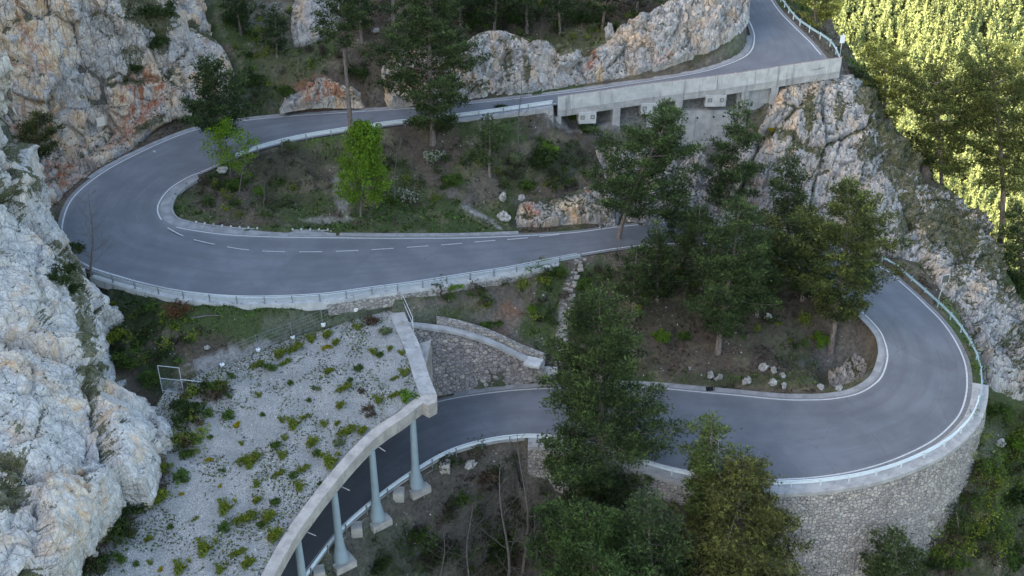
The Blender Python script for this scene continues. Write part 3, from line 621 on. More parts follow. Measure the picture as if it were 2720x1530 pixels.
# distance-ish mask from the road for fading relief
dm = np.where(flat, 0., 1.); 
for _ in range(6):
    p = np.pad(dm, 1, mode='edge'); dm = np.minimum(dm, (p[:-2, 1:-1]+p[2:, 1:-1]+p[1:-1, :-2]+p[1:-1, 2:]+4*dm)/8)
V = np.stack([XX, YY, Z], -1)
Zs = Z.copy()
for _ in range(3):
    p = np.pad(Zs, 1, mode='edge'); Zs = np.where(flat, Zs, (p[:-2, 1:-1]+p[2:, 1:-1]+p[1:-1, :-2]+p[1:-1, 2:])/4)
Z = Zs
def TZ(x, y):
    """terrain height at x,y"""
    x = np.asarray(x, float); y = np.asarray(y, float)
    fx = np.clip((x-GX0)/GD, 0, nx-1.001); fy = np.clip((y-GY0)/GD, 0, ny-1.001); i = fx.astype(int); j = fy.astype(int); a = fx-i; b = fy-j
    return (Z[j, i]*(1-a)+Z[j, i+1]*a)*(1-b)+(Z[j+1, i]*(1-a)+Z[j+1, i+1]*a)*b
def ground(px, py):
    """where the sight line through a photo point meets the terrain"""
    u = (px-1360)/FPX; v = (py-765)/FPX; d = np.array([u, ct-v*st, -(st+v*ct)])
    t = np.arange(60, 260, .25); q = np.array([0, 0, HC])+d*t[:, None]
    below = q[:, 2] < TZ(q[:, 0], q[:, 1]); ok = (q[:, 1] > GY0) & (q[:, 1] < GY1) & (np.abs(q[:, 0]) < 120)
    k = np.where(below & ok)[0]; k = k[0] if len(k) else len(t)-1
    return np.array([q[k, 0], q[k, 1], TZ(q[k, 0], q[k, 1])])
# ------------------------------------------------------------------ terrain relief and ground colour
dmf = np.clip(1-dm*0, 0, 1)*np.clip(dm, 0, 1)
pr = V.reshape(-1, 3).copy(); pr[:, 2] = Z.ravel()
rel = fbm(pr*[.16, .16, .16], 3)*.9+fbm(pr*.7, 4)*.28
keep = np.where(PRI >= 2, .15, 1.)
for _ in range(8):
    p = np.pad(keep, 1, mode='edge'); keep = (p[:-2, 1:-1]+p[2:, 1:-1]+p[1:-1, :-2]+p[1:-1, 2:])/4
keep = keep*np.where(flat, 0, 1)*dmf
Z = Z+rel.reshape(Z.shape)*keep
V = np.stack([XX, YY, Z], -1); NRM = gridnorm(V)
PXY = proj(V)
PAL = dict(green=(.045, .078, .020), dgreen=(.024, .044, .013), lgreen=(.08, .135, .028), litter=(.115, .092, .073), brown=(.070, .056, .042), straw=(.15, .14, .085), scree=(.30, .29, .28),
           red=(.24, .105, .05), path=(.17, .145, .125), grey=(.20, .20, .195), bare=(.13, .115, .10))
def noiseg(sc, o=4, off=0): return fbm(V.reshape(-1, 3)*sc+off, o).reshape(Z.shape)
nA, nB, nC = noiseg(.09, 5), noiseg(.35, 4, 9), noiseg(1.3, 3, 31)
Cc = np.ones(Z.shape+(3,))*PAL['brown']
def blend(mask, key):
    global Cc
    Cc = Cc*(1-mask[..., None])+np.array(PAL[key])*mask[..., None]
blend(sst(nA+nB*.6, -.15, .35), 'litter'); blend(sst(-nA+nC*.35, -.05, .3), 'green'); blend(sst(nB+nC*.5, .15, .5)*.7, 'straw')
# places: px, py, rx, ry, rotation deg, colour, strength
BL = [(560,560,130,25,3,'green',1),(900,608,330,10,0,'green',1),(840,360,120,30,-12,'lgreen',.75),(640,545,120,45,0,'litter',.8),(760,450,110,70,0,'brown',.7),(905,520,18,60,-12,'scree',.7),(870,585,60,8,0,'scree',.7),(760,540,90,40,0,'green',.6),(1050,470,70,60,0,'green',.6),(1350,470,80,60,0,'green',.6),
 (1190,500,70,14,38,'path',1),(1270,570,60,9,28,'scree',1),(1150,420,60,90,0,'litter',.9),(1290,500,50,60,0,'bare',.8),(1480,430,90,60,0,'dgreen',.8),(1400,560,120,30,0,'green',.7),(560,470,60,22,-35,'dgreen',.9),
 (560,850,260,60,6,'green',1),(820,860,220,36,-6,'green',.8),(700,830,420,30,0,'green',.8),(560,930,120,40,10,'brown',.7),(360,820,80,90,0,'dgreen',1),(420,980,60,60,0,'dgreen',1),(640,950,150,28,-12,'scree',1),(900,920,60,30,0,'scree',.4),
 (1200,760,140,26,-8,'green',1),(1330,810,55,75,-20,'bare',1),(1345,855,40,50,45,'red',.8),(1300,760,80,40,0,'litter',.7),(1160,850,80,40,0,'green',.9),(1380,880,80,30,20,'grey',.5),(1470,760,45,80,0,'green',1),(1430,880,60,60,0,'green',1),
 (1510,780,17,90,8,'path',1),(1495,880,15,80,4,'scree',.9),(1560,690,90,18,8,'path',1),(1760,710,140,10,4,'path',1),(1590,740,60,60,0,'green',.7),
 (1800,860,260,90,0,'brown',.8),(1760,930,120,60,0,'litter',.5),(2120,800,80,80,0,'brown',.9),(2050,900,160,70,0,'litter',.5),(2200,1010,150,30,0,'straw',.7),(2240,960,90,50,0,'grey',.6),(1950,1010,200,20,0,'green',.6),
 (700,180,90,150,0,'green',.9),(720,60,60,70,20,'grey',.6),(760,130,80,120,0,'straw',.5),(660,280,60,60,0,'dgreen',.9),(840,240,70,40,0,'red',.9),(850,288,60,16,0,'red',.8),(1000,200,120,100,0,'brown',.8),(1100,220,60,60,0,'litter',.6),(1740,300,260,40,-6,'grey',1),(1850,400,150,60,0,'grey',1),(1350,225,60,10,-6,'green',1),(1450,240,120,9,-8,'green',1),
 (1400,40,260,60,0,'brown',.8),(1600,90,120,60,0,'straw',.45),(1700,40,100,40,0,'brown',.8),
 (420,340,80,18,-25,'litter',.8),(260,430,60,14,-35,'litter',.8),(180,500,40,40,-45,'litter',1),
 (2500,600,60,90,30,'straw',.9),(2400,480,60,60,45,'brown',.8),(2420,560,50,90,30,'brown',.7),(2560,760,50,120,20,'lgreen',.5),(2660,900,60,120,25,'green',.8),(2640,1000,25,80,-35,'grey',.8),(2660,1180,130,260,0,'green',.95),(2560,1420,100,140,-30,'dgreen',.7),(2500,1500,60,110,35,'litter',.8),(2600,1250,40,120,20,'grey',.4),
 (1250,1250,100,60,0,'brown',.9),(1350,1230,60,40,-30,'bare',.9),(1300,1400,200,150,0,'brown',.9),(1050,1480,120,90,0,'dgreen',.8),(1010,1400,70,40,0,'green',.7),(1050,1320,60,20,-30,'bare',1),(930,1420,60,20,-50,'bare',1)]
px_, py__ = PXY
for bx, by, rx, ry, an, key, stg in BL:
    a = R_(an); dx, dy = px_-bx, py__-by; ex = (dx*cos(a)+dy*sin(a))/rx; ey = (-dx*sin(a)+dy*cos(a))/ry
    r = np.sqrt(ex*ex+ey*ey)+nB*.45+nC*.35
    blend((1-sst(r, .75, 1.2))*stg, key)
steep = 1-sst(NRM[..., 2], .45, .62); blend(steep*.35*np.where(flat, 0, 1)*(px_ < 2380), 'grey')
q = (np.arange(ny-1)[:, None]*nx+np.arange(nx-1)[None])[..., None]+np.array([0, 1, nx+1, nx]); q = q.reshape(-1, 4)
tag(mk('ground', V.reshape(-1, 3), q, M['terrain'], cols={'tint': Cc.reshape(-1, 3)}, smooth=True), kind='structure')
# ------------------------------------------------------------------ surrounding mountains and valley (coarse)
def far_mat():
    t = NT('forest_floor'); n = t.noise(.05, 6, .6); t.set('Base Color', t.mix(n, (.03, .045, .014), (.09, .09, .035))); t.set('Roughness', .95); return t.m
M['far'] = far_mat()
gxx = np.arange(-900, 1500, 12.); gyy = np.arange(-500, 1700, 12.); FX, FY = np.meshgrid(gxx, gyy)
def far_h(x, y):
    """big relief: unseen ridge on the left shaped to shade the scene, slope opposite on the right"""
    shade_ridge = 172*np.exp(-((x+190)/75)**2)*sst(y, -120, -20)*(1-sst(y, 190, 330))  # ridge out of view, added to keep the sun off the roads
    left = np.interp(x, [-900, -400, -190, -100, 110, 180, 1500], [120, 60, -20, -40, -120, -235, -235])
    north = 60*sst(y, 240, 330)*(1-sst(y, 330, 430))*(1-sst(x, 20, 110))
    base = left+shade_ridge+north
    base = np.where(y > 330, base*(1-sst(y, 330, 520))+(-235)*sst(y, 330, 520), base)
    opp = -262+(y-520-.15*(x-150))*.80
    opp = np.where(x > -80, opp, opp-(-80-x)*.9)
    return np.maximum(base, np.minimum(opp, 420))
def far_z(x, y):
    p = np.stack([x, y, x*0], -1).reshape(-1, 3)
    n = fbm(p*.008, 4).reshape(x.shape)*16
    inside = sst(x, GX0-25, GX0+3)*(1-sst(x, GX1-3, GX1+25))*sst(y, GY0-25, GY0+3)*(1-sst(y, GY1-3, GY1+25))
    cz = TZ(np.clip(x, GX0, GX1), np.clip(y, GY0, GY1))
    h = far_h(x, y)+n
    h = h*(1-inside)+(cz-14)*inside
    h = np.where((np.abs(x) < 110) & (y < 52), np.minimum(h, -40-.3*(52-y)), h)
    return h
FZ = far_z(FX, FY); fn = FX.shape[1]
q = (np.arange(FX.shape[0]-1)[:, None]*fn+np.arange(fn-1)[None])[..., None]+np.array([0, 1, fn+1, fn])
tag(mk('mountains', np.stack([FX, FY, FZ], -1).reshape(-1, 3), q.reshape(-1, 4), M['far'], smooth=True), kind='structure')
# ------------------------------------------------------------------ road edges: kerbs, aprons
def strip(name, path_in, path_out, top, drop, m, par=None, kind=None):
    """slab between two paths, top raised by `top`, outer and inner faces going down `drop`"""
    n = len(path_in); a = path_in+[0, 0, top]; b = path_out+[0, 0, top]; v = np.concatenate([path_in-[0, 0, .2], a, b, path_out-[0, 0, drop]])
    q = []
    for k in range(3):
        i = np.arange(n-1)+k*n; q.append(np.stack([i, i+1, i+n+1, i+n], 1))
    o = mk(name, v, np.concatenate(q), m, par)
    if kind: o['kind'] = kind
    return o
r_ = np.random.default_rng(3)
# pale apron and kerb on the inside of the left hairpin
a0, a1 = iL(520, 460), iL(900, 631)
ribbon('hard_shoulder', offL(1.75, a0, a1), offL(.24, a0, a1), 3, M['kerb'], .006)
kb = empty('kerb', RL[(a0+a1)//2], label='low kerb with upright white stones around the inside of the left hairpin', cat='kerb')
strip('base', offL(1.7, a0, a1)-kb.location, offL(1.95, a0, a1)-np.array(kb.location), .12, .3, M['kerb'], kb)
kp = resamp(offL(1.83, a0+60, a1), step=1.15); mb = MB()
for p in kp: mb.box(p+[0, 0, .2], (.22, .3, .22))
o = mb.obj('stone', M['conc_pale'], kb); o.matrix_parent_inverse = Matrix.Translation(-Vector(kb.location)); o['kind'] = 'stuff'
c0, c1 = iL(905, 631), iL(1390, 625)
strip('gutter', offL(.45, c0, c1), offL(1.3, c0, c1), .05, .3, M['kerb'], kind='structure')
# wide apron inside the upper corner and along the cliff
c0, c1 = iR(2002, 95), iR(1430, 254); n = c1-c0
wdt = np.interp(np.linspace(0, 1, n), [0, .12, .3, .6, 1], [1.2, 3.2, 3.4, 2.0, .9])[:, None]
ribbon('hard_shoulder', RR[c0:c1]+LAT[c0:c1]*.3, RR[c0:c1]+LAT[c0:c1]*wdt, 3, M['kerb'], .006)
c0, c1 = iR(1420, 253), iR(240, 480); ribbon('hard_shoulder', offR(.3, c0, c1), offR(1.15, c0, c1), 3, M['kerb'], .005)
c0, c1 = iL(2300, 690), len(RL); 
c0, c1 = iR(2290, 830), iR(1200, 1058); ribbon('hard_shoulder', offR(.28, c0, c1), offR(1.2, c0, c1), 3, M['kerb'], .005)
# ------------------------------------------------------------------ guard rails
def wprof(h): return [(0, h-.19), (.07, h-.15), (.07, h-.07), (-.02, h), (.07, h+.07), (.07, h+.15), (0, h+.19)]
def rail(name, path, label, spacing=2.6, h=.62, tubes=(), hp=.85, m='steel', mp='steel_dark', foot=None, cat='guard rail', out=.12, out_sign=1):
    path = np.asarray(path); sd = sides(path)*out_sign; o0 = path[len(path)//2]
    root = empty(name, o0, label=label, cat=cat); inv = -o0
    b = MB(); b.ext(path+inv, wprof(h), sd, closed=False); b.ext(path+inv-sd*.012, wprof(h), sd, closed=False); b.obj('beam', M[m], root)
    for th, off in tubes:
        t = MB(); t.tube(path[::2]+inv+sd[::2]*off+[0, 0, th], .06, 5); t.obj('handrail', M[m], root)
    pp = resamp(np.concatenate([path, sd], 1), step=spacing)
    for k, p in enumerate(pp):
        c, s_ = p[:3], p[3:]; t = MB(); rz = math.atan2(s_[1], s_[0]); q = c+inv+s_*out
        t.box(q+[0, 0, hp/2-.15], (.15, .10, hp+.3), rz); t.box(c+inv+s_*.05+[0, 0, h], (.14, .1, .16), rz)
        if foot: t.box(q+[0, 0, .09], (.28, .22, .03), rz)
        t.obj('post', M[mp], root)
    return root
# middle road: concrete strip + railing on its downhill side
m0, m1 = iR(268, 713), iR(1490, 685)
bs = strip('road_edge_wall', offR(.5, m0, m1), offR(1.85, m0, m1), .07, 1.0, M['conc_pale']); tag(bs, 'pale concrete edge strip under the railing of the middle road', 'edge wall')
mw0 = iR(880, 781)
mw = strip('masonry_footing', offR(1.7, mw0, m1), offR(2.1, mw0, m1), -.3, 1.8, M['masonry']); tag(mw, 'thin band of rough stone wall under the pale edge strip of the middle road', 'stone wall')
rail('guard_rail', offR(1.35, m0, m1+6), 'grey steel railing with two upper bars along the outer edge of the middle road', 3.35, .5, ((1.08, .04), (.80, .04)), 1.1, 'steel_mid', 'steel_dark', True, 'railing')
# upper road, island side
u0, u1 = iL(1468, 284), iL(628, 414)
rail('guard_rail', offL(.95, u0, u1+3), 'bright curved guard rail on the island side of the upper road left of the bridge', 3.6, .68, ((.98, .02),), 1.0, 'steel', 'steel_dark', None, out_sign=-1)
w1 = iL(1180, 316)
sb = strip('road_edge_wall', offL(.5, u0, w1), offL(1.55, u0, w1), .06, 1.15, M['conc']); tag(sb, 'concrete edge beam below the rail left of the bridge, above the grassy bank', 'edge wall')
sb = strip('masonry_footing', offL(1.35, u0, w1), offL(1.75, u0, w1), -1.0, 2.6, M['masonry']); tag(sb, 'pinkish stone footing under the concrete beam left of the bridge', 'stone wall')
# upper road right rail
pr_ = [P(2048,-60,18.6), P(2060,-30,18.2), P(2072,0,17.6), P(2110,52,16.9), P(2150,83,16.3), P(2196,112,15.7), P(2216,135,15.2), P(2226,158,14.9)]
rail('guard_rail', resamp(crom(pr_, 8), step=.8), 'steel guard rail along the top right road corner ending at the bridge parapet', 2.6, .65, (), .85, 'steel_blue', 'steel', None, out_sign=-1)
# right hairpin: coping, rubble wall, rail
h0 = iL(2330, 706); hc0 = iL(2571, 1015); hc1 = iL(1395, 1153)
cpw = strip('wall_coping', offL(.5, hc0, hc1), offL(2.4, hc0, hc1), .05, .45, M['conc']); tag(cpw, 'pale concrete coping around the outside of the right hairpin on top of the stone wall', 'coping')
tp = offL(2.32, hc0, hc1); ts = LAT[hc0:hc1]; nw = 36
hh2 = np.interp(np.linspace(0, 1, len(tp)), [0, .06, .2, .42, .62, .85, 1], [2.5, 6, 12, 17.5, 18, 10, 3.5])
tt = np.linspace(0, 1, nw)
WV = tp[:, None]-ts[:, None]*(tt*hh2[:, None])[..., None]*.13; WV[..., 2] -= .3+tt[None]*hh2[:, None]
WV = np.concatenate([resamp(WV[:, k], n=420)[:, None] for k in range(nw)], 1)
wf_ = WV.reshape(-1, 3); NW = gridnorm(WV); NW = NW if (NW*([0, 0, HC]-WV)).sum() > 0 else -NW
f, e = facet(wf_*[1.6, 1.6, 1.8]); WV = WV+NW*((f*.07-np.exp(-(e/.1)**2)*.05).reshape(WV.shape[:2])[..., None])
q = ((np.arange(419)[:, None]*nw+np.arange(nw-1)[None])[..., None]+np.array([0, 1, nw+1, nw])).reshape(-1, 4)
rw = mk('retaining_wall', WV.reshape(-1, 3), q, M['masonry']); tag(rw, 'tall curved rubble stone retaining wall carrying the right hairpin', 'retaining wall')
rail('guard_rail', offL(1.45, h0, iL(2566, 1060)), 'blue grey guard rail along the grassy verge on the right side of the right hairpin', 2.8, .66, (), .9, 'steel_blue', 'steel_blue', None, out_sign=-1)
rail('guard_rail', offL(1.3, iL(2566, 1060), iL(1500, 1160)), 'long steel guard rail on the coping above the tall curved stone wall', 3.3, .66, ((.98, .02),), .95, 'steel', 'steel', None, out_sign=-1)
rail('guard_rail', offL(1.2, iL(1500, 1160), len(RL)-2), 'steel guard rail on the outer edge of the lower road running under the gallery', 3.4, .66, ((1.0, .0),), 1.0, 'steel', 'steel_dark', None, out_sign=-1)
# low kerb wall and post blocks of the lower road
g0 = iL(1395, 1153)
ks = strip('road_edge_wall', offL(.55, g0, len(RL)), offL(1.0, g0, len(RL)), .1, 1.0, M['conc']); tag(ks, 'low concrete kerb wall on the outer edge of the lower road beside the gully', 'edge wall')
ks = strip('road_edge_wall', offL(1.02, iL(1186, 1200), len(RL)), offL(1.5, iL(1186, 1200), len(RL)), -.55, 2.0, M['conc_warm']); tag(ks, 'weathered concrete footing strip outside the kerb at the gallery', 'edge wall')
for k, (x, y) in enumerate([(1186,1214),(1066,1290),(958,1392),(862,1512)]):
    i = iL(x, y-12); c = RL[i]-LAT[i]*1.75; mb = MB(); rz = math.atan2(LAT[i][1], LAT[i][0]); mb.box((0, 0, -.45), (1.3, 1.25, 1.3), rz); mb.box((0, 0, .22), (1.22, 1.17, .05), rz)
    o = mb.obj('concrete_block', M['conc_warm']); o.location = c-[0, 0, .35]
    tag(o, ['square concrete block right of all gallery columns, holding a rail post', 'square concrete block just left of the rightmost gallery column', 'square concrete block between the second and third gallery columns from the right', 'square concrete block left of the third gallery column from the right, at the photo bottom'][k], 'concrete block', 'concrete blocks beside the lower road')
# ------------------------------------------------------------------ half bridge with parapet
o0 = bp[0]*[1, 1, 0]+[0, 0, bp[0][2]-7]
s0 = -sides(bp)
if s0[:, 1].mean() > 0: s0 = -s0                     # outward = towards the gorge (-y)
br = empty('half_bridge', o0, label='pale concrete half bridge with a long parapet carrying the upper road along the cliff', cat='bridge')
def bobj(mb, name, m, par=None): o = mb.obj(name, M[m], par or br); return o
B0 = bp-o0
mb = MB(); mb.ext(B0, [(0, 0), (0, -2.15), (-.32, -2.15), (-.32, 0)], s0); bobj(mb, 'parapet', 'conc_pale')
mb = MB(); mb.ext(B0, [(-.05, .03), (-.05, .004), (-.30, .004), (-.30, .03)], s0); o = bobj(mb, 'coping', 'cope_brown') if 'cope_brown' in M else None
mb = MB(); mb.ext(B0, [(-.06, -2.155), (-.06, -3.2), (-3.5, -3.2), (-3.5, -2.155)], s0); bobj(mb, 'deck_beam', 'conc')
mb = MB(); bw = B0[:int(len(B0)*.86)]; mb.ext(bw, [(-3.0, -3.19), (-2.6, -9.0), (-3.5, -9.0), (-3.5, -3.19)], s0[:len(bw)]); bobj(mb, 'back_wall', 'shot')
bpx = proj(bp)[0]
def bat(px): 
    k = int(np.argmin(np.abs(bpx-px))); return bp[k]-o0, s0[k], math.atan2(s0[k][1], s0[k][0])
for x, hgt in ((1479, 4.4), (1644, 3.4), (1812, 5.2), (1984, 4.6), (2067, 2.2)):
    p, s_, rz = bat(x); mb = MB(); mb.box(p-s_*.95+[0, 0, -3.2-hgt/2-.6], (1.7, 1.15, hgt+1.2), rz); bobj(mb, 'pillar', 'conc')
for x0, x1, yt, yb in ((1537, 1583, 312, 337), (1705, 1751, 290, 319), (1876, 1930, 267, 297)):
    p, s_, rz = bat((x0+x1)/2); wd = (x1-x0)/17.4; hg = 1.75
    mb = MB(); mb.box(p-s_*1.15+[0, 0, -3.05-hg/2], (2.7, wd, hg), rz); ab = bobj(mb, 'anchor_block', 'conc_pale')
    tx = np.array([-s_[1], s_[0], 0])
    for sg in (-1, 1):
        mb = MB(); c = p+s_*.21+tx*sg*wd*.29+[0, 0, -3.05-hg*.42]; mb.box(c, (.03, .62, .62), rz); mb2 = MB(); mb2.box(c+s_*.03, (.05, .36, .36), rz)
        bobj(mb, 'anchor_recess', 'dark_conc', ab); bobj(mb2, 'anchor_plate', 'conc', ab)
p, s_, rz = bat(1845); mb = MB(); tx = np.array([-s_[1], s_[0], 0])
c = p-s_*.85+[0, 0, -5.1-3.2]; mb.box(c, (1.2, 13.5, 6.2), rz); bobj(mb, 'foundation_wall', 'conc')
for x in (1832, 1866, 1905, 1935):
    p2, s2, rz = bat(x); mb = MB(); mb.box(p2-s2*.14+[0, 0, -6.3-(x-1832)*.004], (.06, .26, .26), rz); bobj(mb, 'drain_hole', 'black')
# concrete patch between the right pillar and the rock
p, s_, rz = bat(2020); mb = MB(); mb.box(p-s_*1.3+[0, 0, -5.6], (1.0, 6.0, 5.0), rz); bobj(mb, 'foundation_wall', 'conc')
mb = MB(); jx = bat(1908)[0]; mb.box(jx+bat(1908)[1]*.004+[0, 0, -1.07], (.02, .05, 2.1), bat(1908)[2]); bobj(mb, 'expansion_joint', 'black')
cl = resamp(bp, step=2.1)
mb = MB()
for p in cl: mb.box(p-o0+[0, .15, .05], (.06, .28, .06))
o = bobj(mb, 'joint_strip', 'conc_pale'); o['kind'] = 'stuff'
# ------------------------------------------------------------------ gallery over the lower road
tops = [(1128,1066,-3.2),(1078,1106,-3.5),(1030,1138,-3.9),(986,1174,-4.25),(930,1234,-4.8),(874,1302,-5.4),(826,1366,-5.95),(782,1430,-6.45),(734,1518,-7.0),(690,1610,-7.6),(655,1700,-8.1)]
gp = resamp(crom([P(*a) for a in tops], 10), step=.6); gs = sides(gp); 
if (gs[:, 0]).mean() < 0: gs = -gs
go = gp[0]-[0, 0, 10.]
gal = empty('road_gallery', go, label='avalanche gallery with a curved concrete roof edge and gravel top over the lower road', cat='gallery')
G0 = gp-go
mb = MB(); mb.ext(G0, [(0, 0), (-.12, -1.65), (-1.1, -1.65), (-1.25, 0)], gs); mb.obj('edge_beam', M['conc_warm'], gal)
ea = crom([P(1030,812,-2.15), P(1045,860,-2.3), P(1073,921,-2.6), P(1098,1000,-2.95), P(1114,1046,-3.15)], 6)
eb = crom([P(1068,812,-2.15), P(1090,865,-2.3), P(1114,915,-2.6), P(1141,1000,-2.95), P(1160,1046,-3.15)], 6)
n = len(ea); v = np.concatenate([ea, eb, eb-[0, 0, 1.75], ea-[0, 0, 1.75]])-go; q = []
for k in range(4):
    i = np.arange(n-1)+k*n; j = np.arange(n-1)+((k+1) % 4)*n; q.append(np.stack([i, i+1, j+1, j], 1))
q.append(np.array([[0, n, 2*n, 3*n], [n-1, 4*n-1, 3*n-1, 2*n-1]])); mk('end_beam', v, np.concatenate(q), M['conc'], gal)
cnr = np.array([ea[-1], eb[-1], gp[0]+gs[0]*.01, gp[0]-gs[0]*1.25]); cnr = np.array([P(1112,1047,-3.16), P(1161,1047,-3.16), P(1160,1066,-3.2), P(1138,1078,-3.25), P(1124,1070,-3.22), P(1100,1062,-3.2)])-go-[0, 0, .003]
n = len(cnr); mk('corner_block', np.concatenate([cnr, cnr-[0, 0, 1.72]]), [np.array([list(range(n)), list(range(2*n-1, n-1, -1))]), np.array([[i, i+n, (i+1) % n+n, (i+1) % n] for i in range(n)])], M['conc_warm'], gal)
# soffit and inner wall keep the road dark under the roof
ri = gp-gs*1.0; n = len(ri); inner = offR(.9, iR(1150, 1070), len(RR)); inner = resamp(inner, n=n); iw = inner.copy(); iw[:, 2] = ri[:, 2]-1.2
sf = ri-[0, 0, 1.2]; v = np.concatenate([sf, iw, inner-[0, 0, .3]])-go
i = np.arange(n-1); mk('soffit', v[:2*n], np.stack([i, i+1, i+n+1, i+n], 1), M['conc_warm'], gal); mk('inner_wall', v[n:], np.stack([i, i+1, i+n+1, i+n], 1), M['conc_warm'], gal)
COLS = [(1106,1288,-14.7,1098,1114),(1002,1374,-15.5,990,1206),(906,1484,-16.4,889,1322),(812,1600,-17.2,794,1440)]
for bx_, by_, z_, tx_, ty_ in COLS:
    b = P(bx_, by_, z_); k = int(np.argmin(np.abs(proj(gp)[0]-tx_))); zt = PY(tx_, ty_, b[1])[2]
    bz_ = gp[np.argmin(((gp-gs*.6-b)[:, :2]**2).sum(1))][2]-1.6; zt = max(zt, bz_) if bz_-zt < 2 else zt
    H = bz_-z_+.1; pr = [(0, .92), (.04*H, .90), (.10*H, .74), (.2*H, .56), (.32*H, .46), (H, .36)]
    mb = MB(); pts = np.array([b-go+[0, 0, h_] for h_, r in pr]); mb.tube(pts, [r for h_, r in pr], 20); o = mb.obj('column', M['col'], gal, smooth=True)
    mb = MB(); mb.box(b-go-[0, 0, .45], (2.5, 2.5, .9), .65); mb.obj('column_footing', M['conc_warm'], gal)
for x, y in ((1016,1190),(918,1296),(826,1416)):
    k = int(np.argmin(np.abs(proj(gp-[0, 0, 1.4])[0]-(x-9)))); p = gp[k]-go-gs[k]*.2-[0, 0, 1.45]; mb = MB(); mb.tube([p, p+gs[k]*1.25-[0, 0, .12]], .06, 6); mb.obj('drain_spout', M['conc'], gal)
# gravel on the roof
Ac = [P(1034,808,-2.1), P(1048,858,-2.4), P(1076,918,-2.75), P(1101,998,-3.1), P(1116,1048,-3.35), P(1096,1066,-3.5), P(1066,1086,-3.75), P(1022,1118,-4.1), P(974,1154,-4.5), P(926,1204,-5.0), P(870,1272,-5.6), P(814,1344,-6.2), P(762,1418,-6.75), P(700,1528,-7.4), P(650,1610,-7.9), P(600,1710,-8.4)]
Bc = [P(1020,806,-1.95), P(985,822,-2.1), P(930,842,-2.25), P(870,860,-2.4), P(800,886,-2.6), P(740,910,-2.75), P(680,935,-2.85), P(610,965,-2.95), P(545,985,-2.95), P(470,1010,-2.8), P(420,1070,-3.2), P(400,1150,-3.9), P(330,1290,-4.9), P(230,1420,-5.7), P(130,1560,-6.4), P(20,1720,-7.1)]
A_ = resamp(crom(Ac, 8), n=150); B_ = resamp(crom(Bc, 8), n=150); t = np.linspace(0, 1, 130)[None, :, None]
GR = A_[:, None]*(1-t)+B_[:, None]*t; gf = GR.reshape(-1, 3); fe = (np.minimum(t, 1-t)*8).clip(0, 1)
GR = GR+np.array([0, 0, 1.])*((fbm(gf*.25, 4)*.28+fbm(gf*2.2, 3)*.05).reshape(150, 130)[..., None]*np.minimum(fe, 1)+.12*np.minimum(fe, 1))
q = ((np.arange(149)[:, None]*130+np.arange(129)[None])[..., None]+np.array([0, 1, 131, 130])).reshape(-1, 4)
gcol = np.ones((len(gf), 3))
o = mk('gravel', GR.reshape(-1, 3), q, M['gravel'], smooth=True); o['kind'] = 'structure'
# ------------------------------------------------------------------ boulder wall between the two roads
nb = 150; tw = resamp(crom(wt, 8), n=nb); bw_ = resamp(offR(1.35, iR(1452, 1031), iR(1135, 1075)), n=nb)-[0, 0, .25]
t = np.linspace(0, 1, 60)[None, :, None]; WV = tw[:, None]*(1-t)+bw_[:, None]*t
NW = gridnorm(WV); NW = NW if (NW*([0, 0, HC]-WV)).sum() > 0 else -NW
f, e = facet(WV.reshape(-1, 3)*[1.1, 1.1, 1.25]); WV = WV+NW*((f*.14-np.exp(-(e/.1)**2)*.1+.15).reshape(WV.shape[:2])[..., None])
q = ((np.arange(nb-1)[:, None]*60+np.arange(59)[None])[..., None]+np.array([0, 1, 61, 60])).reshape(-1, 4)
tag(mk('retaining_wall', WV.reshape(-1, 3), q, M['masonry_big']), 'sloping wall of big reddish boulders between the gallery end and the lower road', 'retaining wall')
sw = sides(tw); sw = sw if sw[:, 1].mean() < 0 else -sw
mb = MB(); mb.ext(tw, [(.35, .28), (.35, -.1), (-.75, -.1), (-.75, .28)], sw); tag(mb.obj('wall_coping', M['conc']), 'curved grey concrete coping on top of the boulder wall', 'coping')
g2 = tw[:int(nb*.75)]-sw[:int(nb*.75)]*1.3; mb = MB(); mb.ext(g2, [(.3, 1.0), (.35, -.3), (-.5, -.3), (-.4, 1.0)], sw[:len(g2)]); tag(mb.obj('stone_wall', M['masonry']), 'low dry stone wall behind the grey coping at the foot of the slope', 'stone wall')
c = P(1417,968,-9.3); mb = MB(); mb.box((0, 0, 0), (2.1, 1.9, .35), -.35); o = mb.obj('concrete_slab', M['conc_pale']); o.location = c+[0, 0, .3]; tag(o, 'pale square concrete slab at the right end of the boulder wall coping', 'slab')
c = P(1462,1004,-11.0); mb = MB()
for k in range(6): mb.box((0, .30*k, .26*k-.9), (1.9, .42, .4), -.1)
o = mb.obj('stairway', M['conc']); o.location = c; tag(o, 'short concrete steps rising from the lower road beside the boulder wall', 'steps')
# ------------------------------------------------------------------ fence, gates
def frame_gate(name, a, b, h, label, mid=None, mesh=False, lean=(0, 0, 0), low=True):
    o_ = (a+b)/2; r = empty(name, o_, label=label, cat='gate'); a = a-o_; b = b-o_; up = np.array([0, 0, h])+np.array(lean)
    for p in (a, b): mb = MB(); mb.beam(p-[0, 0, .2], p+up, .07, .07); mb.obj('post', M['steel_mid'], r)
    for k_ in [1]+([mid] if mid else [])+([.04] if low else []): mb = MB(); mb.beam(a+up*k_, b+up*k_, .06, .06); mb.obj('crossbar', M['steel_mid'], r)
    if mesh:
        mb = MB(); m_ = mid or 1
        for k in np.linspace(.08, m_, 12): mb.tube([a+up*k, b+up*k], .012, 3, False)
        for k in np.linspace(.05, .95, 11): c = a*(1-k)+b*k; mb.tube([c+up*.04, c+up*m_], .012, 3, False)
        mb.obj('wire_mesh', M['steel_dark'], r)
    return r
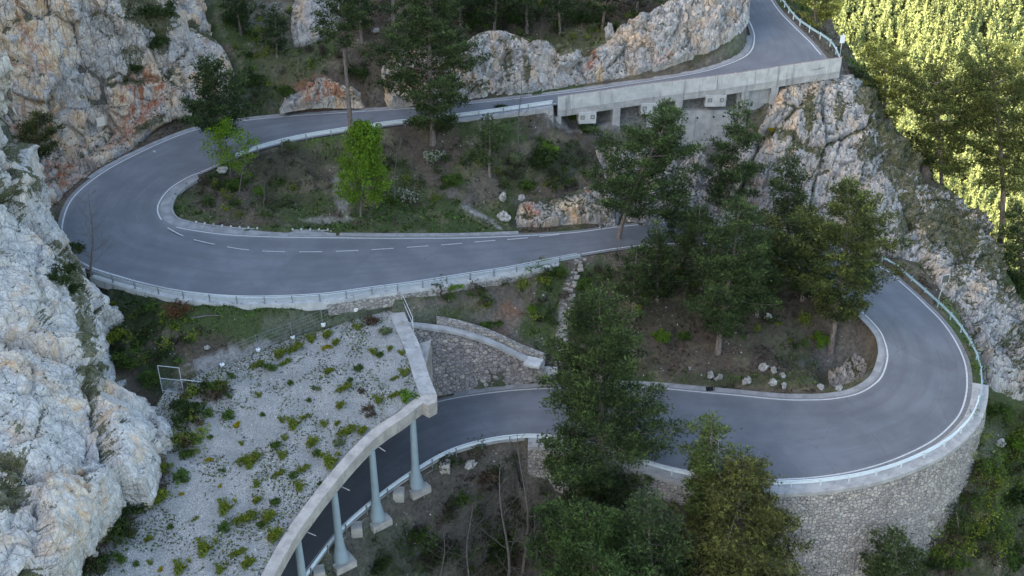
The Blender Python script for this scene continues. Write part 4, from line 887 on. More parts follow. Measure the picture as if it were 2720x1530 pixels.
g1 = frame_gate('metal_gate', P(432,1040,-3.1), P(488,1046,-3.1), 3.6, 'open metal gate frame with wire mesh standing between the near rock and the gravel', .52, True)
mb = MB(); a = np.array(g1.location); mb.beam(P(486,1046,-3.1)-a+[0, 0, 2.0], P(552,1018,-2.9)-a+[0, 0, .1], .06, .06); mb.obj('brace', M['steel'], g1)
g2_ = frame_gate('metal_gate', P(1036,818,-2.0), P(1068,818,-2.0), 2.4, 'narrow steel gate frame at the top end of the gallery end beam', .1, False)
mb = MB(); a = np.array(g2_.location); e0, e1 = eb[1]-a, eb[8]-a
mb.beam(e1, e1+[0, 0, 2.2], .08, .08); mb.beam(e0+[0, 0, 1.1], e1+[0, 0, 1.1], .05, .05); mb.beam(e0+[0, 0, 2.1], e1+[0, 0, 2.1], .05, .05); mb.obj('handrail', M['steel'], g2_)
FP = [(524,1000),(591,975),(687,938),(778,902),(859,866),(946,838),(1030,812)]
fps = [ground(x, y) for x, y in FP]; fo = fps[3]
fe_ = empty('wire_fence', fo, label='thin wire fence on steel posts between the gravel roof and the grass slope', cat='fence')
for k, p in enumerate(fps):
    mb = MB(); mb.beam(p-fo-[0, 0, .3], p-fo+[-.15, .1, 2.3], .07, .07); ps_ = mb.obj('post', M['steel_dark'], fe_)
    if 0 < k < 6: mb = MB(); mb.tube([p-fo+[0, 0, -.1], p-fo+[0, 0, .3]], [.22, .3], 8); mb.obj('footing', M['white'], ps_)
mb = MB()
for a, b in zip(fps[:-1], fps[1:]):
    for h_ in (.3, .8, 1.3, 1.8, 2.25): mb.tube([a-fo+[0, 0, h_], b-fo+[0, 0, h_]], .013, 3, False)
    for k in np.linspace(0, 1, 14): c = a*(1-k)+b*k-fo; mb.tube([c, c+[0, 0, 2.25]], .007, 3, False)
mb.obj('wire_mesh', M['steel_dark'], fe_)
# ------------------------------------------------------------------ signs, mirror, plaque, bench, drain
def facing(a): return math.atan2(-a[0], a[1])
b = P(2231,146,14.6); sg = empty('road_sign', b, rz=.35, label='small blank white sign on a thin pole at the top right road corner', cat='sign')
mb = MB(); mb.tube([(0, 0, -.4), (0, 0, 3.4)], .045, 8); mb.obj('pole', M['steel'], sg); mb = MB(); mb.box((0, -.06, 2.55), (.85, .03, 1.25)); mb.obj('panel', M['white'], sg)
b = P(2495,787,-6.6); mi = empty('traffic_mirror', b, rz=.25, label='rectangular traffic mirror with a black and white checkered rim beside the right hairpin', cat='traffic mirror')
mb = MB(); mb.tube([(0, 0, -.4), (.25, 0, 2.7)], .05, 8); mb.obj('pole', M['steel'], mi)
mb = MB(); mb.box((.3, -.08, 2.75), (1.15, .05, 1.3)); mb.obj('rim', M['white'], mi); mb = MB(); mb.box((.3, -.11, 2.75), (.95, .03, 1.1)); mb.obj('glass', M['mirror'], mi)
mb = MB()
for k in range(24):
    if k % 2: continue
    for sx, sz, ln in ((0, 1, 0), (0, -1, 0), (1, 0, 1), (-1, 0, 1)):
        c = (k/23-.5)
        mb.box((.3+(c*1.1 if not ln else sx*.525), -.107, 2.75+(c*1.25 if ln else sz*.6)), (.05 if not ln else .09, .006, .05 if ln else .09))
mb.obj('black_mark', M['black'], mi)['kind'] = 'stuff'
def onloft(px, py):
    best = None
    for l in LOFT.values():
        for O, N in l:
            f = O.reshape(-1, 3); x, y = proj(f); d = (x-px)**2+(y-py)**2+(np.linalg.norm(f-[0, 0, HC], axis=1)*1.5); k = int(np.argmin(d))
            if best is None or d[k] < best[0]: best = (d[k], f[k], N.reshape(-1, 3)[k])
    return best[1], best[2]
p, n = onloft(262, 318); n = n/np.linalg.norm(n); n = n*(1 if (n*([0, 0, HC]-p)).sum() > 0 else -1)
hz = np.array([n[0], n[1], 0]); hz /= np.linalg.norm(hz)
mb = MB(); rz = math.atan2(hz[1], hz[0]); mb.box((0, 0, 0), (.1, 1.25, 1.45), rz); mb.box(hz*.04, (.1, 1.12, 1.3), rz)
pl = mb.obj('plaque', M['plaque']); pl.location = p+hz*.9; tag(pl, 'pale square memorial plaque fixed low on the golden cliff', 'plaque')
b = ground(1836, 704); be = empty('park_bench', b, rz=.08, label='dark wooden bench with a backrest on the small path among the pines', cat='bench')
mb = MB(); [mb.box((0, -.12*k, .46), (2.2, .1, .04)) for k in range(4)]; mb.obj('seat', M['wood'], be)
mb = MB(); [mb.box((0, .12+.02*k, .62+.13*k), (2.2, .03, .1)) for k in range(3)]; mb.obj('backrest', M['wood'], be)
for s_ in (-.9, .9): mb = MB(); mb.box((s_, -.18, .1), (.08, .5, .7)); mb.box((s_, .13, .5), (.08, .06, 1.0)); mb.obj('leg', M['wood'], be)
k = iR(1890, 1043); c = RR[k]+LAT[k]*.75; rz = math.atan2(LAT[k][1], LAT[k][0]); mb = MB(); [mb.box((0, (j-3)*.16, .02), (.75, .07, .05), 0) for j in range(7)]; mb.box((0, 0, -.02), (.85, 1.15, .06))
o = mb.obj('drain_grate', M['black']); o.location = c+[0, 0, .02]; o.rotation_euler = (0, 0, rz); tag(o, 'dark iron drain grate at the uphill edge of the lower road', 'drain')
c = P(415, 401, 4.75); mb = MB(); mb.tube([(0, 0, -.05), (0, 0, .025)], .5, 20); o = mb.obj('manhole_cover', M['conc']); zr = RL[iL(497, 473)][2]; o.location = P(415, 401, 4.55)+[0, 0, .0]; tag(o, 'round pale manhole cover in the asphalt of the left hairpin', 'manhole')
# stone steps climbing from the lower road to the middle road
SP = [(1484,965),(1490,930),(1494,890),(1498,850),(1506,815),(1512,780),(1520,745),(1532,708),(1545,690)]
sp = np.array([ground(x, y) for x, y in SP]); sp = resamp(crom(sp, 6), step=.62); so = sp[0]; d = sides(sp)
stw = empty('stone_stairway', so, label='rough stone stairway climbing the slope from the boulder wall to the middle road', cat='stairway')
for k, p in enumerate(sp):
    mb = MB(); z_ = TZ(p[0], p[1]); rz = math.atan2(d[k][1], d[k][0])
    for j in range(2):
        w_ = .45+.35*r_.random(); M_ = Matrix.Rotation(rz+r_.normal()*.3, 3, 'Z')@Matrix.Rotation(r_.normal()*.12, 3, 'X')@Matrix.Rotation(r_.normal()*.12, 3, 'Y')
        mb.box(np.array([p[0], p[1], z_+.02])-so+d[k]*((j-.5)*.75+r_.normal()*.12)+r_.normal(size=3)*[.1, .1, .05], (w_, .3+.25*r_.random(), .30), M=np.array(M_))
    mb.obj('step', M['stone'], stw)
# ------------------------------------------------------------------ vegetation
def leaf_mat(name, trans=.25, rough=.65, mul=1.0):
    t = NT(name); c = t.attr('tint'); n = t.noise(3.5, 3)
    c2 = t.mix(t.ramp(n, .3, .7), t.mix(.45, c, (.0, .0, .0)), c)
    t.set('Base Color', c2); t.set('Roughness', rough)
    tr = t.n.new('ShaderNodeBsdfTranslucent'); t.t.links.new(c, tr.inputs[0]); mx = t.n.new('ShaderNodeMixShader'); mx.inputs[0].default_value = trans
    out = t.n['Material Output']; t.t.links.new(t.b.outputs[0], mx.inputs[1]); t.t.links.new(tr.outputs[0], mx.inputs[2]); t.t.links.new(mx.outputs[0], out.inputs[0]); return t.m
M['needle'] = leaf_mat('pine_needles', .22); M['leaf'] = leaf_mat('leaves', .35); M['far_tree'] = leaf_mat('far_needles', .2)
def bark(name, a, b):
    t = NT(name); n = t.noise(2.2, 6, .7, vec=t.co('Object', (3, 3, .6))); t.set('Base Color', t.mix(t.ramp(n, .3, .7), a, b)); t.set('Roughness', .9); t.bump(n, .8, .08); return t.m
M['bark'] = bark('pine_bark', (.075, .06, .052), (.24, .20, .175)); M['bark_grey'] = bark('grey_bark', (.07, .064, .058), (.155, .142, .13)); M['bark_pale'] = bark('pale_dead_wood', (.22, .21, .2), (.42, .40, .38))
def unit(a): return a/(np.linalg.norm(a, axis=-1, keepdims=True)+1e-9)
def blades(pos, dr, n, ln, wd, rng, spread=.8, col=None, cvar=.25, quad=False):
    """n slim leaves from every pos, about direction dr. returns verts, faces, colours"""
    N = len(pos); p = np.repeat(pos, n, 0); d = unit(np.repeat(dr, n, 0)+rng.normal(size=(N*n, 3))*spread)
    L = ln*(.6+.7*rng.random((N*n, 1))); sd = unit(np.cross(d, rng.normal(size=(N*n, 3))))*wd*(.6+.8*rng.random((N*n, 1)))
    a = p+d*L*.08
    if quad:
        v = np.stack([a, p+d*L*.5-sd, p+d*L, p+d*L*.5+sd], 1)
    else: v = np.stack([a-sd, a+sd, p+d*L], 1)
    k = v.shape[1]; f = np.arange(N*n*k).reshape(-1, k)
    c = None
    if col is not None:
        c = np.repeat(col, n, 0)*(1+cvar*rng.normal(size=(N*n, 1))).clip(.3, 2); c = np.repeat(c, k, 0)
    return v.reshape(-1, 3), f, c
DARK, MID, OLIVE, LIGHT = (.024, .040, .016), (.058, .088, .027), (.095, .108, .027), (.115, .155, .040)
def pine_data(seed, H, R, cb=.2, shape='cone', lean=(0, 0), dens=1., cols=(DARK, MID), ts=.36, sp=.95, nt=16, nbl=8, dead=0, wd=.038):
    rng = np.random.default_rng(seed); mb = MB()
    ph = rng.random(4)*6; zt = np.linspace(0, 1, 12)
    def ax(t): t = np.asarray(t, float)[..., None]; return np.concatenate([lean[0]*t**1.3+.012*H*np.sin(t*5+ph[0])*t, lean[1]*t**1.3+.012*H*np.sin(t*4+ph[1])*t, t*H], -1)
    r0 = .0135*H+.06; mb.tube(ax(zt), r0*(1-zt)**.8+.02+(zt < .05)*r0*.35, 8)
    nb = int(dens*H*2.7*(1-cb*.6)); tp, td, tc = [], [], []
    cols = np.array(cols)
    for i in range(nb):
        t = (i+rng.random())/nb; h = cb+(1-cb)*t
        az = i*2.39996+rng.normal()*.35
        if shape == 'cone': pr = (1-t)**.72*min(1, (t+.12)/.22)
        elif shape == 'broad': pr = (1-t**2.2)**.8*min(1, (t+.10)/.35)
        elif shape == 'flat': pr = (.55+.6*t)*(1 if t < .9 else .75)
        else: pr = (1-t)**.62*min(1, (t+.3)/.35)
        L = R*pr*(.6+.55*rng.random())+.25
        if rng.random() < .14: L *= .5
        o = ax(h)[0] if False else ax(np.array([h]))[0]; dv = np.array([cos(az), sin(az), 0])
        up = (-.12+.55*t) if shape != 'spruce' else (-.30+.35*t)
        s = np.linspace(0, 1, 5)[:, None]; curl = .22*L*s**2*(1 if shape != 'spruce' else .6)
        bp_ = o+dv*L*s+np.array([0, 0, 1.])*(up*L*s+curl)+rng.normal(size=3)*.06*L*s
        if L > .9 : mb.tube(bp_, (.014*L+.015)*(1-s[:, 0]*.8), 3, False)
        if rng.random() < dead: continue
        nc = max(1, int(L/sp*1.15)); lat = np.array([-dv[1], dv[0], 0])
        for c in range(nc):
            q = .30+.70*(c+rng.random())/nc; kk = q*4; a = int(min(3, kk)); fr = kk-a
            cp_ = bp_[a]*(1-fr)+bp_[a+1]*fr; wl = L*.30*(1.15-q)+.15
            for sg in ((0,) if L < 1.2 else (-1, 0, 1)):
                cc = cp_+lat*sg*wl*(.6+.7*rng.random())+dv*rng.normal()*.12
                n_ = max(4, int(nt*(.5+rng.random()*.8))); rc = (.20+.20*rng.random())*sp/.8
                q_ = rng.normal(size=(n_, 3))*[rc, rc, rc*(.62 if shape != 'spruce' else .35)]; tp.append(cc+q_); td.append(q_*(1.6/rc if shape != 'spruce' else .6/rc)*.5+dv*.3+np.array([0, 0, .5 if shape != 'spruce' else -.35]))
                m = rng.random()**.9; zz = tp[-1][:, 2:3]-cc[2]; tc.append((cols[0]*(1-m)+cols[1]*m*1.25)*(1+.25*rng.normal(size=(n_, 1))).clip(.5, 1.7)*np.where(zz > .05, 1.6, .9))  # tufts above clump centre lighter, below darker: highlights painted into the needles
    tp, td, tc = np.concatenate(tp), np.concatenate(td), np.concatenate(tc)
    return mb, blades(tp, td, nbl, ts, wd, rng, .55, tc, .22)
def place_tree(name, base, rz, mb, cr, label, cat, group, mt='bark', ml='needle'):
    r = empty(name, base, rz, label, cat, group); t = mb.obj('trunk', M[mt], r, smooth=True)
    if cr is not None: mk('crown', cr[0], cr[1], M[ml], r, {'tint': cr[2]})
    return r
def copy_tree(src, loc, rz, sc, label, group):
    c = src.copy(); COL.objects.link(c); c.location = loc; c.rotation_euler = (0, 0, rz); c.scale = (sc[0], sc[0], sc[1]); c['label'] = label
    if group: c['group'] = group
    for ch in src.children:
        k = ch.copy(); COL.objects.link(k); k.parent = c
    return c
def tdim(b, top, wpx):
    H = PY(top[0], top[1], b[1])[2]-b[2]; dist = b[1]*ct-(b[2]+H*.5-HC)*st
    return H, wpx/2/FPX*dist, (top[0]-proj(b+np.array([0, 0, H]))[0])/FPX*dist
PG = 'pines on the slopes'
def pine(bx_, by_, tx, ty, wpx, label, seed, cb=.2, shape='cone', cols=(DARK, MID), Y=None, name='pine_tree', dens=1., **k):
    b = ground(bx_, by_) if Y is None else PY(bx_, by_, Y)
    H, R, lx = tdim(b, (tx, ty), wpx*1.22)
    cols = tuple(tuple(np.array(c_)*(1.0 if c_ in (DARK, MID, OLIVE, LIGHT) else 1.6)) for c_ in cols)
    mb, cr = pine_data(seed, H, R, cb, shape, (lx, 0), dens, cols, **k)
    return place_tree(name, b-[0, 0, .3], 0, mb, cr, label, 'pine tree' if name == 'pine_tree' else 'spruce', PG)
OLIVE_LIT = (OLIVE, (.16, .17, .04))  # brighter olive for two ridge pines, sunlight put into the needle colour
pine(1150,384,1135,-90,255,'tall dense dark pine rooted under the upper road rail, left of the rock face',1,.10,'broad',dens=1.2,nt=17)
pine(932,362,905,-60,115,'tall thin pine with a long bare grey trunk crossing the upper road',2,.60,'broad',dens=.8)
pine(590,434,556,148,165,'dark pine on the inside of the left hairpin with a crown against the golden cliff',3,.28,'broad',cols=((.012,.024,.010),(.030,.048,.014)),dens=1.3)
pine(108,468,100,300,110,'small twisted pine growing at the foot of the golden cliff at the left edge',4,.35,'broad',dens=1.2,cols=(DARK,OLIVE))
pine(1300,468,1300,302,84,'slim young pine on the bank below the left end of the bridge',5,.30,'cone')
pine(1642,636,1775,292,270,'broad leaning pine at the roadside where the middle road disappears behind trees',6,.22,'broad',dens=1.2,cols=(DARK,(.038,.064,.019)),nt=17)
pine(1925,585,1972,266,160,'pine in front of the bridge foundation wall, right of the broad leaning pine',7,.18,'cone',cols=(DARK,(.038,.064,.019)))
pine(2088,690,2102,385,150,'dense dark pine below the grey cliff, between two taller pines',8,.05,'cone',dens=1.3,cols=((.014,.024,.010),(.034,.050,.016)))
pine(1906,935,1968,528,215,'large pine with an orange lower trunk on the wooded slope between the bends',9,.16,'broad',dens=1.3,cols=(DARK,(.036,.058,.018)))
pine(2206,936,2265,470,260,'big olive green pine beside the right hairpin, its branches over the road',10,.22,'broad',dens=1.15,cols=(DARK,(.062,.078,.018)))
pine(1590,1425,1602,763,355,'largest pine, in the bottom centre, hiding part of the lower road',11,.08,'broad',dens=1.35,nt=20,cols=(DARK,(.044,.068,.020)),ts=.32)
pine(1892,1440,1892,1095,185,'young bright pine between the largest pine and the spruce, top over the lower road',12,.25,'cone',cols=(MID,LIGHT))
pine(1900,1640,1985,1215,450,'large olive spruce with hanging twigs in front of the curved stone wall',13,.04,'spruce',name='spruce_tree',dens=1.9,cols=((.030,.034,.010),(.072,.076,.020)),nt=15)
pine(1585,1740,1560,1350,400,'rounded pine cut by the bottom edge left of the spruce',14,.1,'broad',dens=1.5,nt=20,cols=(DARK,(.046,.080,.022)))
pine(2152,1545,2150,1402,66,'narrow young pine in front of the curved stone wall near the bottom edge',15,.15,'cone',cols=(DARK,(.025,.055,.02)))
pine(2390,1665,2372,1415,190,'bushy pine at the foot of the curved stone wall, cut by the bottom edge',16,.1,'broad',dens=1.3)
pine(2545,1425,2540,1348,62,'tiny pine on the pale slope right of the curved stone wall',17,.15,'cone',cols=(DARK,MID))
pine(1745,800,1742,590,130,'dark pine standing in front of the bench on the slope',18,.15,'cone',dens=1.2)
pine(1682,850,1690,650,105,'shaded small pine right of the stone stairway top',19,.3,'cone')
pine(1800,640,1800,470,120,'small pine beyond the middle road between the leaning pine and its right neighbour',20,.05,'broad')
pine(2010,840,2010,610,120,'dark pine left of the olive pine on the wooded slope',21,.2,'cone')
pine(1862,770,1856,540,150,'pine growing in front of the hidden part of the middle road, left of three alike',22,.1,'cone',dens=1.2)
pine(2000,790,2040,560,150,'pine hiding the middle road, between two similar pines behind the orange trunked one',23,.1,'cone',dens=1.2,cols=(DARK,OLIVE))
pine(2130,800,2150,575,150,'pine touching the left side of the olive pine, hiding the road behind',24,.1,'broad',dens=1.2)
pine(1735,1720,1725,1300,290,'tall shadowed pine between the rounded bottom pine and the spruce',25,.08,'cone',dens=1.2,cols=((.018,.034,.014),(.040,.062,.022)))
# pines past the ridge on the right, tops reaching the sun
for a in [(2345,360,2350,130,120,'pine behind the blank road sign ridge with dead lower twigs',31,.15,'flat',OLIVE_LIT,172),
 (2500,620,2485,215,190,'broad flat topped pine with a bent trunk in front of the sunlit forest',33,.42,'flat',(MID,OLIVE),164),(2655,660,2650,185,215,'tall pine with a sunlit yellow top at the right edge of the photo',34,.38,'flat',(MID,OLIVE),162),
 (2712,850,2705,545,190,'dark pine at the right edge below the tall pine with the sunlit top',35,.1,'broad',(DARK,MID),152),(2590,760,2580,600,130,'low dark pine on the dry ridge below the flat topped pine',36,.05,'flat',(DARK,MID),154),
 (2165,90,2160,-160,150,'dark pine behind the guard rail at the top of the upper road',37,.1,'broad',OLIVE_LIT,184),(2100,10,2120,-220,130,'pine at the top edge right of where the upper road leaves the photo',38,.1,'broad',(MID,OLIVE),192),
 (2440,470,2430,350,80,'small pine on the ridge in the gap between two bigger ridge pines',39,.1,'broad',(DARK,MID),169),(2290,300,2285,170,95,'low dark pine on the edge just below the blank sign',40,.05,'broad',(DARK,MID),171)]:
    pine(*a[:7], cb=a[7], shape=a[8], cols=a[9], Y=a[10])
# pines on the slope above the upper road
for k, (x, y, tx, ty, wp, lb) in enumerate([(1046,70,1040,-260,130,'pine with a bare trunk above the upper road, left of the tall dense pine'),(1082,62,1078,-230,120,'twin trunk neighbour touching the tall dense pine at the top edge'),(960,112,955,-120,110,'dark pine on the hillside right of the thin long trunk at the top edge'),
 (735,150,732,10,80,'small pine left of the tall pale rock slab at the top edge'),(1312,92,1305,-110,120,'pine above the left end of the pale rock face'),(1400,88,1398,-120,110,'second pine above the pale rock face, counted from the left'),(1488,92,1485,-70,110,'third pine above the pale rock face, over its mossy notch'),
 (1600,82,1600,-120,120,'pine above the orange stained part of the rock face'),(1690,40,1690,-160,110,'pine near the right top of the rock face'),(1226,80,1220,-150,130,'pine between the tall dense pine and the pale rock face at the top edge'),(640,90,640,-60,120,'bushy pine at the top of the grassy gully right of the golden cliff')]):
    b = ground(x, y); H, R, lx = tdim(b, (tx, ty), wp)
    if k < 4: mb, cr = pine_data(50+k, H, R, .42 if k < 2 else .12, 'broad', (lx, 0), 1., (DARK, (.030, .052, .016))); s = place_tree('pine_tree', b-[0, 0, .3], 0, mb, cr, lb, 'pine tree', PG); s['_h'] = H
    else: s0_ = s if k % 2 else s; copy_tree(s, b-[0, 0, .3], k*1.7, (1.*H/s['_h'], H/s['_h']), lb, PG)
for o_ in COL.objects:
    if '_h' in o_: del o_['_h']
# ------------------------------------------------------------------ broadleaf and bare trees
def branchy(seed, H, R, n1=16, cb=.3, rt=.012, twig=2, droop=0., lean=0):
    rng = np.random.default_rng(seed); mb = MB(); tips = []
    zt = np.linspace(0, 1, 9); tr = np.stack([lean*zt**1.4+.02*H*np.sin(zt*6+seed), .02*H*np.cos(zt*5+seed), zt*H], 1); mb.tube(tr, rt*H*(1-zt)**.7+.012, 6)
    def grow(o, d, L, r, lev):
        s = np.linspace(0, 1, 4)[:, None]; p = o+d*L*s+np.array([0, 0, .22*L])*s**2+rng.normal(size=3)*.08*L*s; mb.tube(p, r*(1-s[:, 0]*.75), 3, False)
        if lev == 0: tips.append(p[2:]); return
        for _ in range(4 if lev > 1 else 3):
            t = .3+.7*rng.random(); k = int(t*3*.999); grow(p[k]+(p[k+1]-p[k])*(t*3-k), unit(d+rng.normal(size=3)*.55), L*.5, r*.55, lev-1)
        tips.append(p[2:])
    for i in range(n1):
        t = i/n1; h = cb+(1-cb)*t; az = i*2.4+rng.normal()*.4; k = min(7.99, h*8); a = int(k); o = tr[a]+(tr[a+1]-tr[a])*(k-a)
        L = R*((1-t)**.6*min(1, t*3+.45))*(.8+.4*rng.random())+.3; grow(o, unit(np.array([cos(az), sin(az), .45+.3*t-droop])), L, rt*H*.28*(1-t*.6)+.008, twig)
    return mb, np.concatenate(tips)
def leafy(seed, H, R, col, n1=18, per=9, ln=.24, wd=.1, cb=.3, jitter=.45, twig=2, lean=0):
    mb, tips = branchy(seed, H, R, n1, cb, twig=twig, lean=lean); rng = np.random.default_rng(seed+1); n = 5
    p = np.repeat(tips, n, 0)+rng.normal(size=(len(tips)*n, 3))*jitter*[1, 1, .6]; c = np.array(col)*(1+.22*rng.normal(size=(len(tips), 1))).clip(.5, 1.5); c = np.repeat(c, n, 0)
    return mb, blades(p, np.tile([0, 0, .25], (len(p), 1)), per, ln, wd, rng, 1., c, .2, True)
def tree(name, x, y, tx, ty, wpx, label, cat, seed, col=None, **k):
    b = ground(x, y); H, R, lx = tdim(b, (tx, ty), wpx)
    if col is None: mb, _ = branchy(seed, H, R, lean=lx, **k); return place_tree(name, b-[0, 0, .2], 0, mb, None, label, cat, None, 'bark_grey')
    mb, cr = leafy(seed, H, R, col, lean=lx, **k); return place_tree(name, b-[0, 0, .2], 0, mb, cr, label, cat, None, 'bark_grey', 'leaf')
tree('maple_tree', 963,578,966,333,128,'bright yellow green young broadleaf tree standing alone on the grassy island','tree',61,(.15,.27,.022),cb=.15,n1=40,per=9,ln=.17,wd=.06,jitter=.38)
tree('maple_sapling', 612,492,600,338,120,'bright green sapling next to the dark pine inside the left hairpin','sapling',62,(.15,.27,.022),cb=.3,n1=12,per=6,jitter=.35,ln=.16,wd=.055)
tree('maple_sapling', 632,520,668,380,85,'sparse bright green sapling touching the guard rail inside the left hairpin','sapling',63,(.15,.26,.022),cb=.3,n1=9,per=6,twig=1,jitter=.3,ln=.16,wd=.055)
for a in [(1014,455,1005,335,100,'bare young tree just right of the bright green tree',64),(1048,540,1060,360,110,'leafless tree with spreading twigs between the bright green tree and the white blossom shrub',65),(1379,390,1382,185,70,'thin bare tree rising in front of the rock face left of the bridge',66),
 (250,800,238,498,170,'tall leafless tree growing out of the left rock over the hairpin',67),(1395,1560,1385,1130,130,'tall bare tree with a straight trunk in the gully below the lower road',68),(1345,1600,1335,1210,140,'bare tree wrapped in ivy at the bottom, left of the straight bare tree',69),(1430,1580,1425,1290,120,'slender bare tree between the straight bare tree and the rounded pine',70),
 (1245,1560,1250,1330,130,'low leafless tree in the gully right of the gallery columns',71),(1480,1600,1490,1240,140,'bare tree half hidden by the largest pine, near the bottom edge',72),(1170,1600,1180,1400,120,'leafless bushy tree near the bottom edge right of the gallery',73),
 (700,560,705,470,80,'low leafless shrub like tree on the left part of the grassy island',74),(1650,770,1640,620,80,'bare sapling right of the stone stairway top',75)]:
    tree('bare_tree', *a[:6], 'bare tree', a[6], cb=.15, n1=14, rt=.008 if a[6] in (66, 70) else .010)
b = ground(1880, 1440); mb, _ = branchy(80, PY(1868,1160,b[1])[2]-b[2], 3.6, 22, .45, .012, 2, .25); place_tree('dead_tree', b, 0, mb, None, 'grey dead tree with broken pale twigs in front of the young bright pine', 'dead tree', None, 'bark_pale')
# ------------------------------------------------------------------ shrubs
def shrub_data(seed, r, h, col, n=110, per=7, ln=.2, wd=.05, col2=None, frac=.12, tufty=False):
    rng = np.random.default_rng(seed); k = 7+int(r*4)
    c = rng.normal(size=(k, 3))*[r*.5, r*.5, 0]; c[:, 2] = h*(.3+.5*rng.random(k)); i = rng.integers(0, k, n)
    p = c[i]+rng.normal(size=(n, 3))*[r*.22, r*.22, h*.2]; p[:, 2] = np.abs(p[:, 2]); m = (.65+.6*rng.random(k))[i][:, None]
    cc = np.array(col)*m*np.ones((n, 3))
    if col2 is not None: f = rng.random(n) < frac; cc[f] = col2
    return blades(p, np.tile([0, 0, .5], (n, 1)), per, ln, wd, rng, .9, cc, .22, not tufty)
SG, SY, SB, SD, SP, SF = (.085,.150,.028), (.36,.30,.015), (.13,.09,.06), (.045,.078,.020), (.18,.22,.11), (.185,.235,.030)
PROT = {}
def sproto(kind):
    if kind not in PROT:
        PROT[kind] = []
        for s in range(3):
            a = dict(g=(SG, None), y=(SY, None), b=(SB, None), d=(SD, None), p=(SP, None), f=(SF, SY), l=((.14,.26,.03), None), w=((.09,.14,.05), (.5,.52,.42)))[kind[0]]
            big = len(kind) > 1
            v, f, c = shrub_data(90+s*7+ord(kind[0]), 1., .95, a[0], 520 if big else 130, 9, .17 if big else .27, .038 if big else .06, a[1], .06 if kind[0] == 'f' else .45)
            o = mk('shrub', v, f, M['leaf'], cols={'tint': c}, link=False); PROT[kind].append(o.data)
    return PROT[kind]
def shrub(loc, r, kind, label, group, k=0, h=1., name='shrub', cat='shrub'):
    me = sproto(kind)[k % 3]; o = bpy.data.objects.new(name, me); COL.objects.link(o); o.location = loc; o.rotation_euler = (0, 0, k*2.1); o.scale = (r, r, r*h)
    return tag(o, label, cat, group)
gpr = np.stack(proj(GR.reshape(-1, 3)), 1)
def on_gravel(x, y): return GR.reshape(-1, 3)[int(np.argmin(((gpr-[x, y])**2).sum(1)))]
GS = [(616,998,12,'g'),(576,1034,26,'g'),(544,1034,20,'d'),(608,1056,10,'g'),(628,1134,12,'y'),(604,1106,18,'g'),(516,1174,24,'g'),(496,1210,20,'g'),(552,1102,16,'g'),(556,1224,10,'y'),(664,1226,26,'f'),(480,1274,24,'g'),(686,1282,12,'f'),(584,1290,7,'y'),
 (424,1330,34,'f'),(600,1350,24,'f'),(656,1382,26,'f'),(592,1406,18,'g'),(548,1458,26,'f'),(636,1470,18,'f'),(664,1494,20,'f'),(480,1510,22,'f'),(304,1414,34,'g'),(336,1422,12,'y'),(320,1490,22,'g'),(256,1498,30,'d'),(400,1430,12,'f'),(344,1350,38,'d'),(416,1262,32,'f'),(688,1326,14,'f'),(588,1510,16,'f'),(424,1518,9,'y'),(360,1502,10,'g'),(480,1314,8,'y'),(520,1090,26,'d'),(480,1082,26,'d'),
 (784,1126,21,'f'),(732,1188,16,'g'),(834,1178,20,'f'),(878,1226,25,'f'),(926,1150,22,'f'),(966,1146,16,'f'),(898,1178,17,'p'),(874,988,12,'f'),(836,1034,12,'p'),(1006,1060,14,'f'),(1050,1052,14,'f'),(1090,1052,22,'l'),(1074,992,14,'f'),(1050,1008,10,'f'),(906,1078,14,'f'),(978,1098,18,'b'),(814,1106,10,'f'),(896,1126,10,'f'),(862,1126,12,'f'),(806,1246,16,'f'),(842,1208,14,'g'),(750,1210,14,'f'),(742,1262,14,'f'),(778,1266,12,'g'),(798,1290,16,'f'),(730,1338,16,'g'),(722,1374,22,'f'),(662,1230,20,'f'),(694,1394,14,'g'),(738,1426,26,'f'),(748,1116,10,'f'),(914,1036,18,'f'),(822,1066,8,'g'),(756,1162,10,'f'),
 (883,857,18,'f'),(874,889,16,'f'),(826,902,15,'f'),(783,928,22,'f'),(894,912,13,'f'),(951,871,12,'f'),(758,964,14,'f'),(747,943,18,'f'),(718,979,20,'g'),(686,972,16,'f'),(867,927,11,'y'),(991,936,12,'f'),(1009,946,12,'g'),(1037,928,10,'f'),(1066,939,10,'f'),(951,979,14,'g'),(876,986,12,'f'),(1023,885,18,'p'),(991,857,20,'b'),(700,1100,8,'g'),(640,1180,8,'f'),(560,1160,9,'g'),(770,1020,9,'g'),(690,1050,9,'f'),(930,1010,9,'g'),(960,1040,10,'b'),(590,1250,9,'g'),(520,1380,9,'f'),(450,1400,10,'g'),(400,1490,9,'f'),(850,1290,8,'g')]
ORD = 'first second third fourth fifth sixth seventh eighth ninth tenth eleventh twelfth thirteenth fourteenth fifteenth sixteenth seventeenth eighteenth nineteenth twentieth'.split()
def onum(n):
    return ORD[n] if n < 20 else {2: 'twenty', 3: 'thirty', 4: 'forty', 5: 'fifty'}[(n+1)//10]+('-'+ORD[(n+1) % 10-1] if (n+1) % 10 else 'th')
CN_ = dict(g='green', f='olive green', y='yellow flowering', b='brown', d='dark green', p='pale grey green', l='bright green')
def zone(x, y):
    if y < 960: return 'along the wire fence'
    if x < 560: return 'beside the near rock'
    d = np.min(np.hypot(proj(gp)[0]-x, proj(gp)[1]-y))
    return 'close to the curved roof edge' if d < 95 else 'in the middle of the gravel'
cnt = {}
for k, (x, y, r, c) in sorted(enumerate(GS), key=lambda q: q[1][1]):
    sz = 'large' if r > 23 else 'middle sized' if r > 13 else 'small'; key = (sz, c, zone(x, y)); cnt.setdefault(key, []).append((k, x, y, r, c))
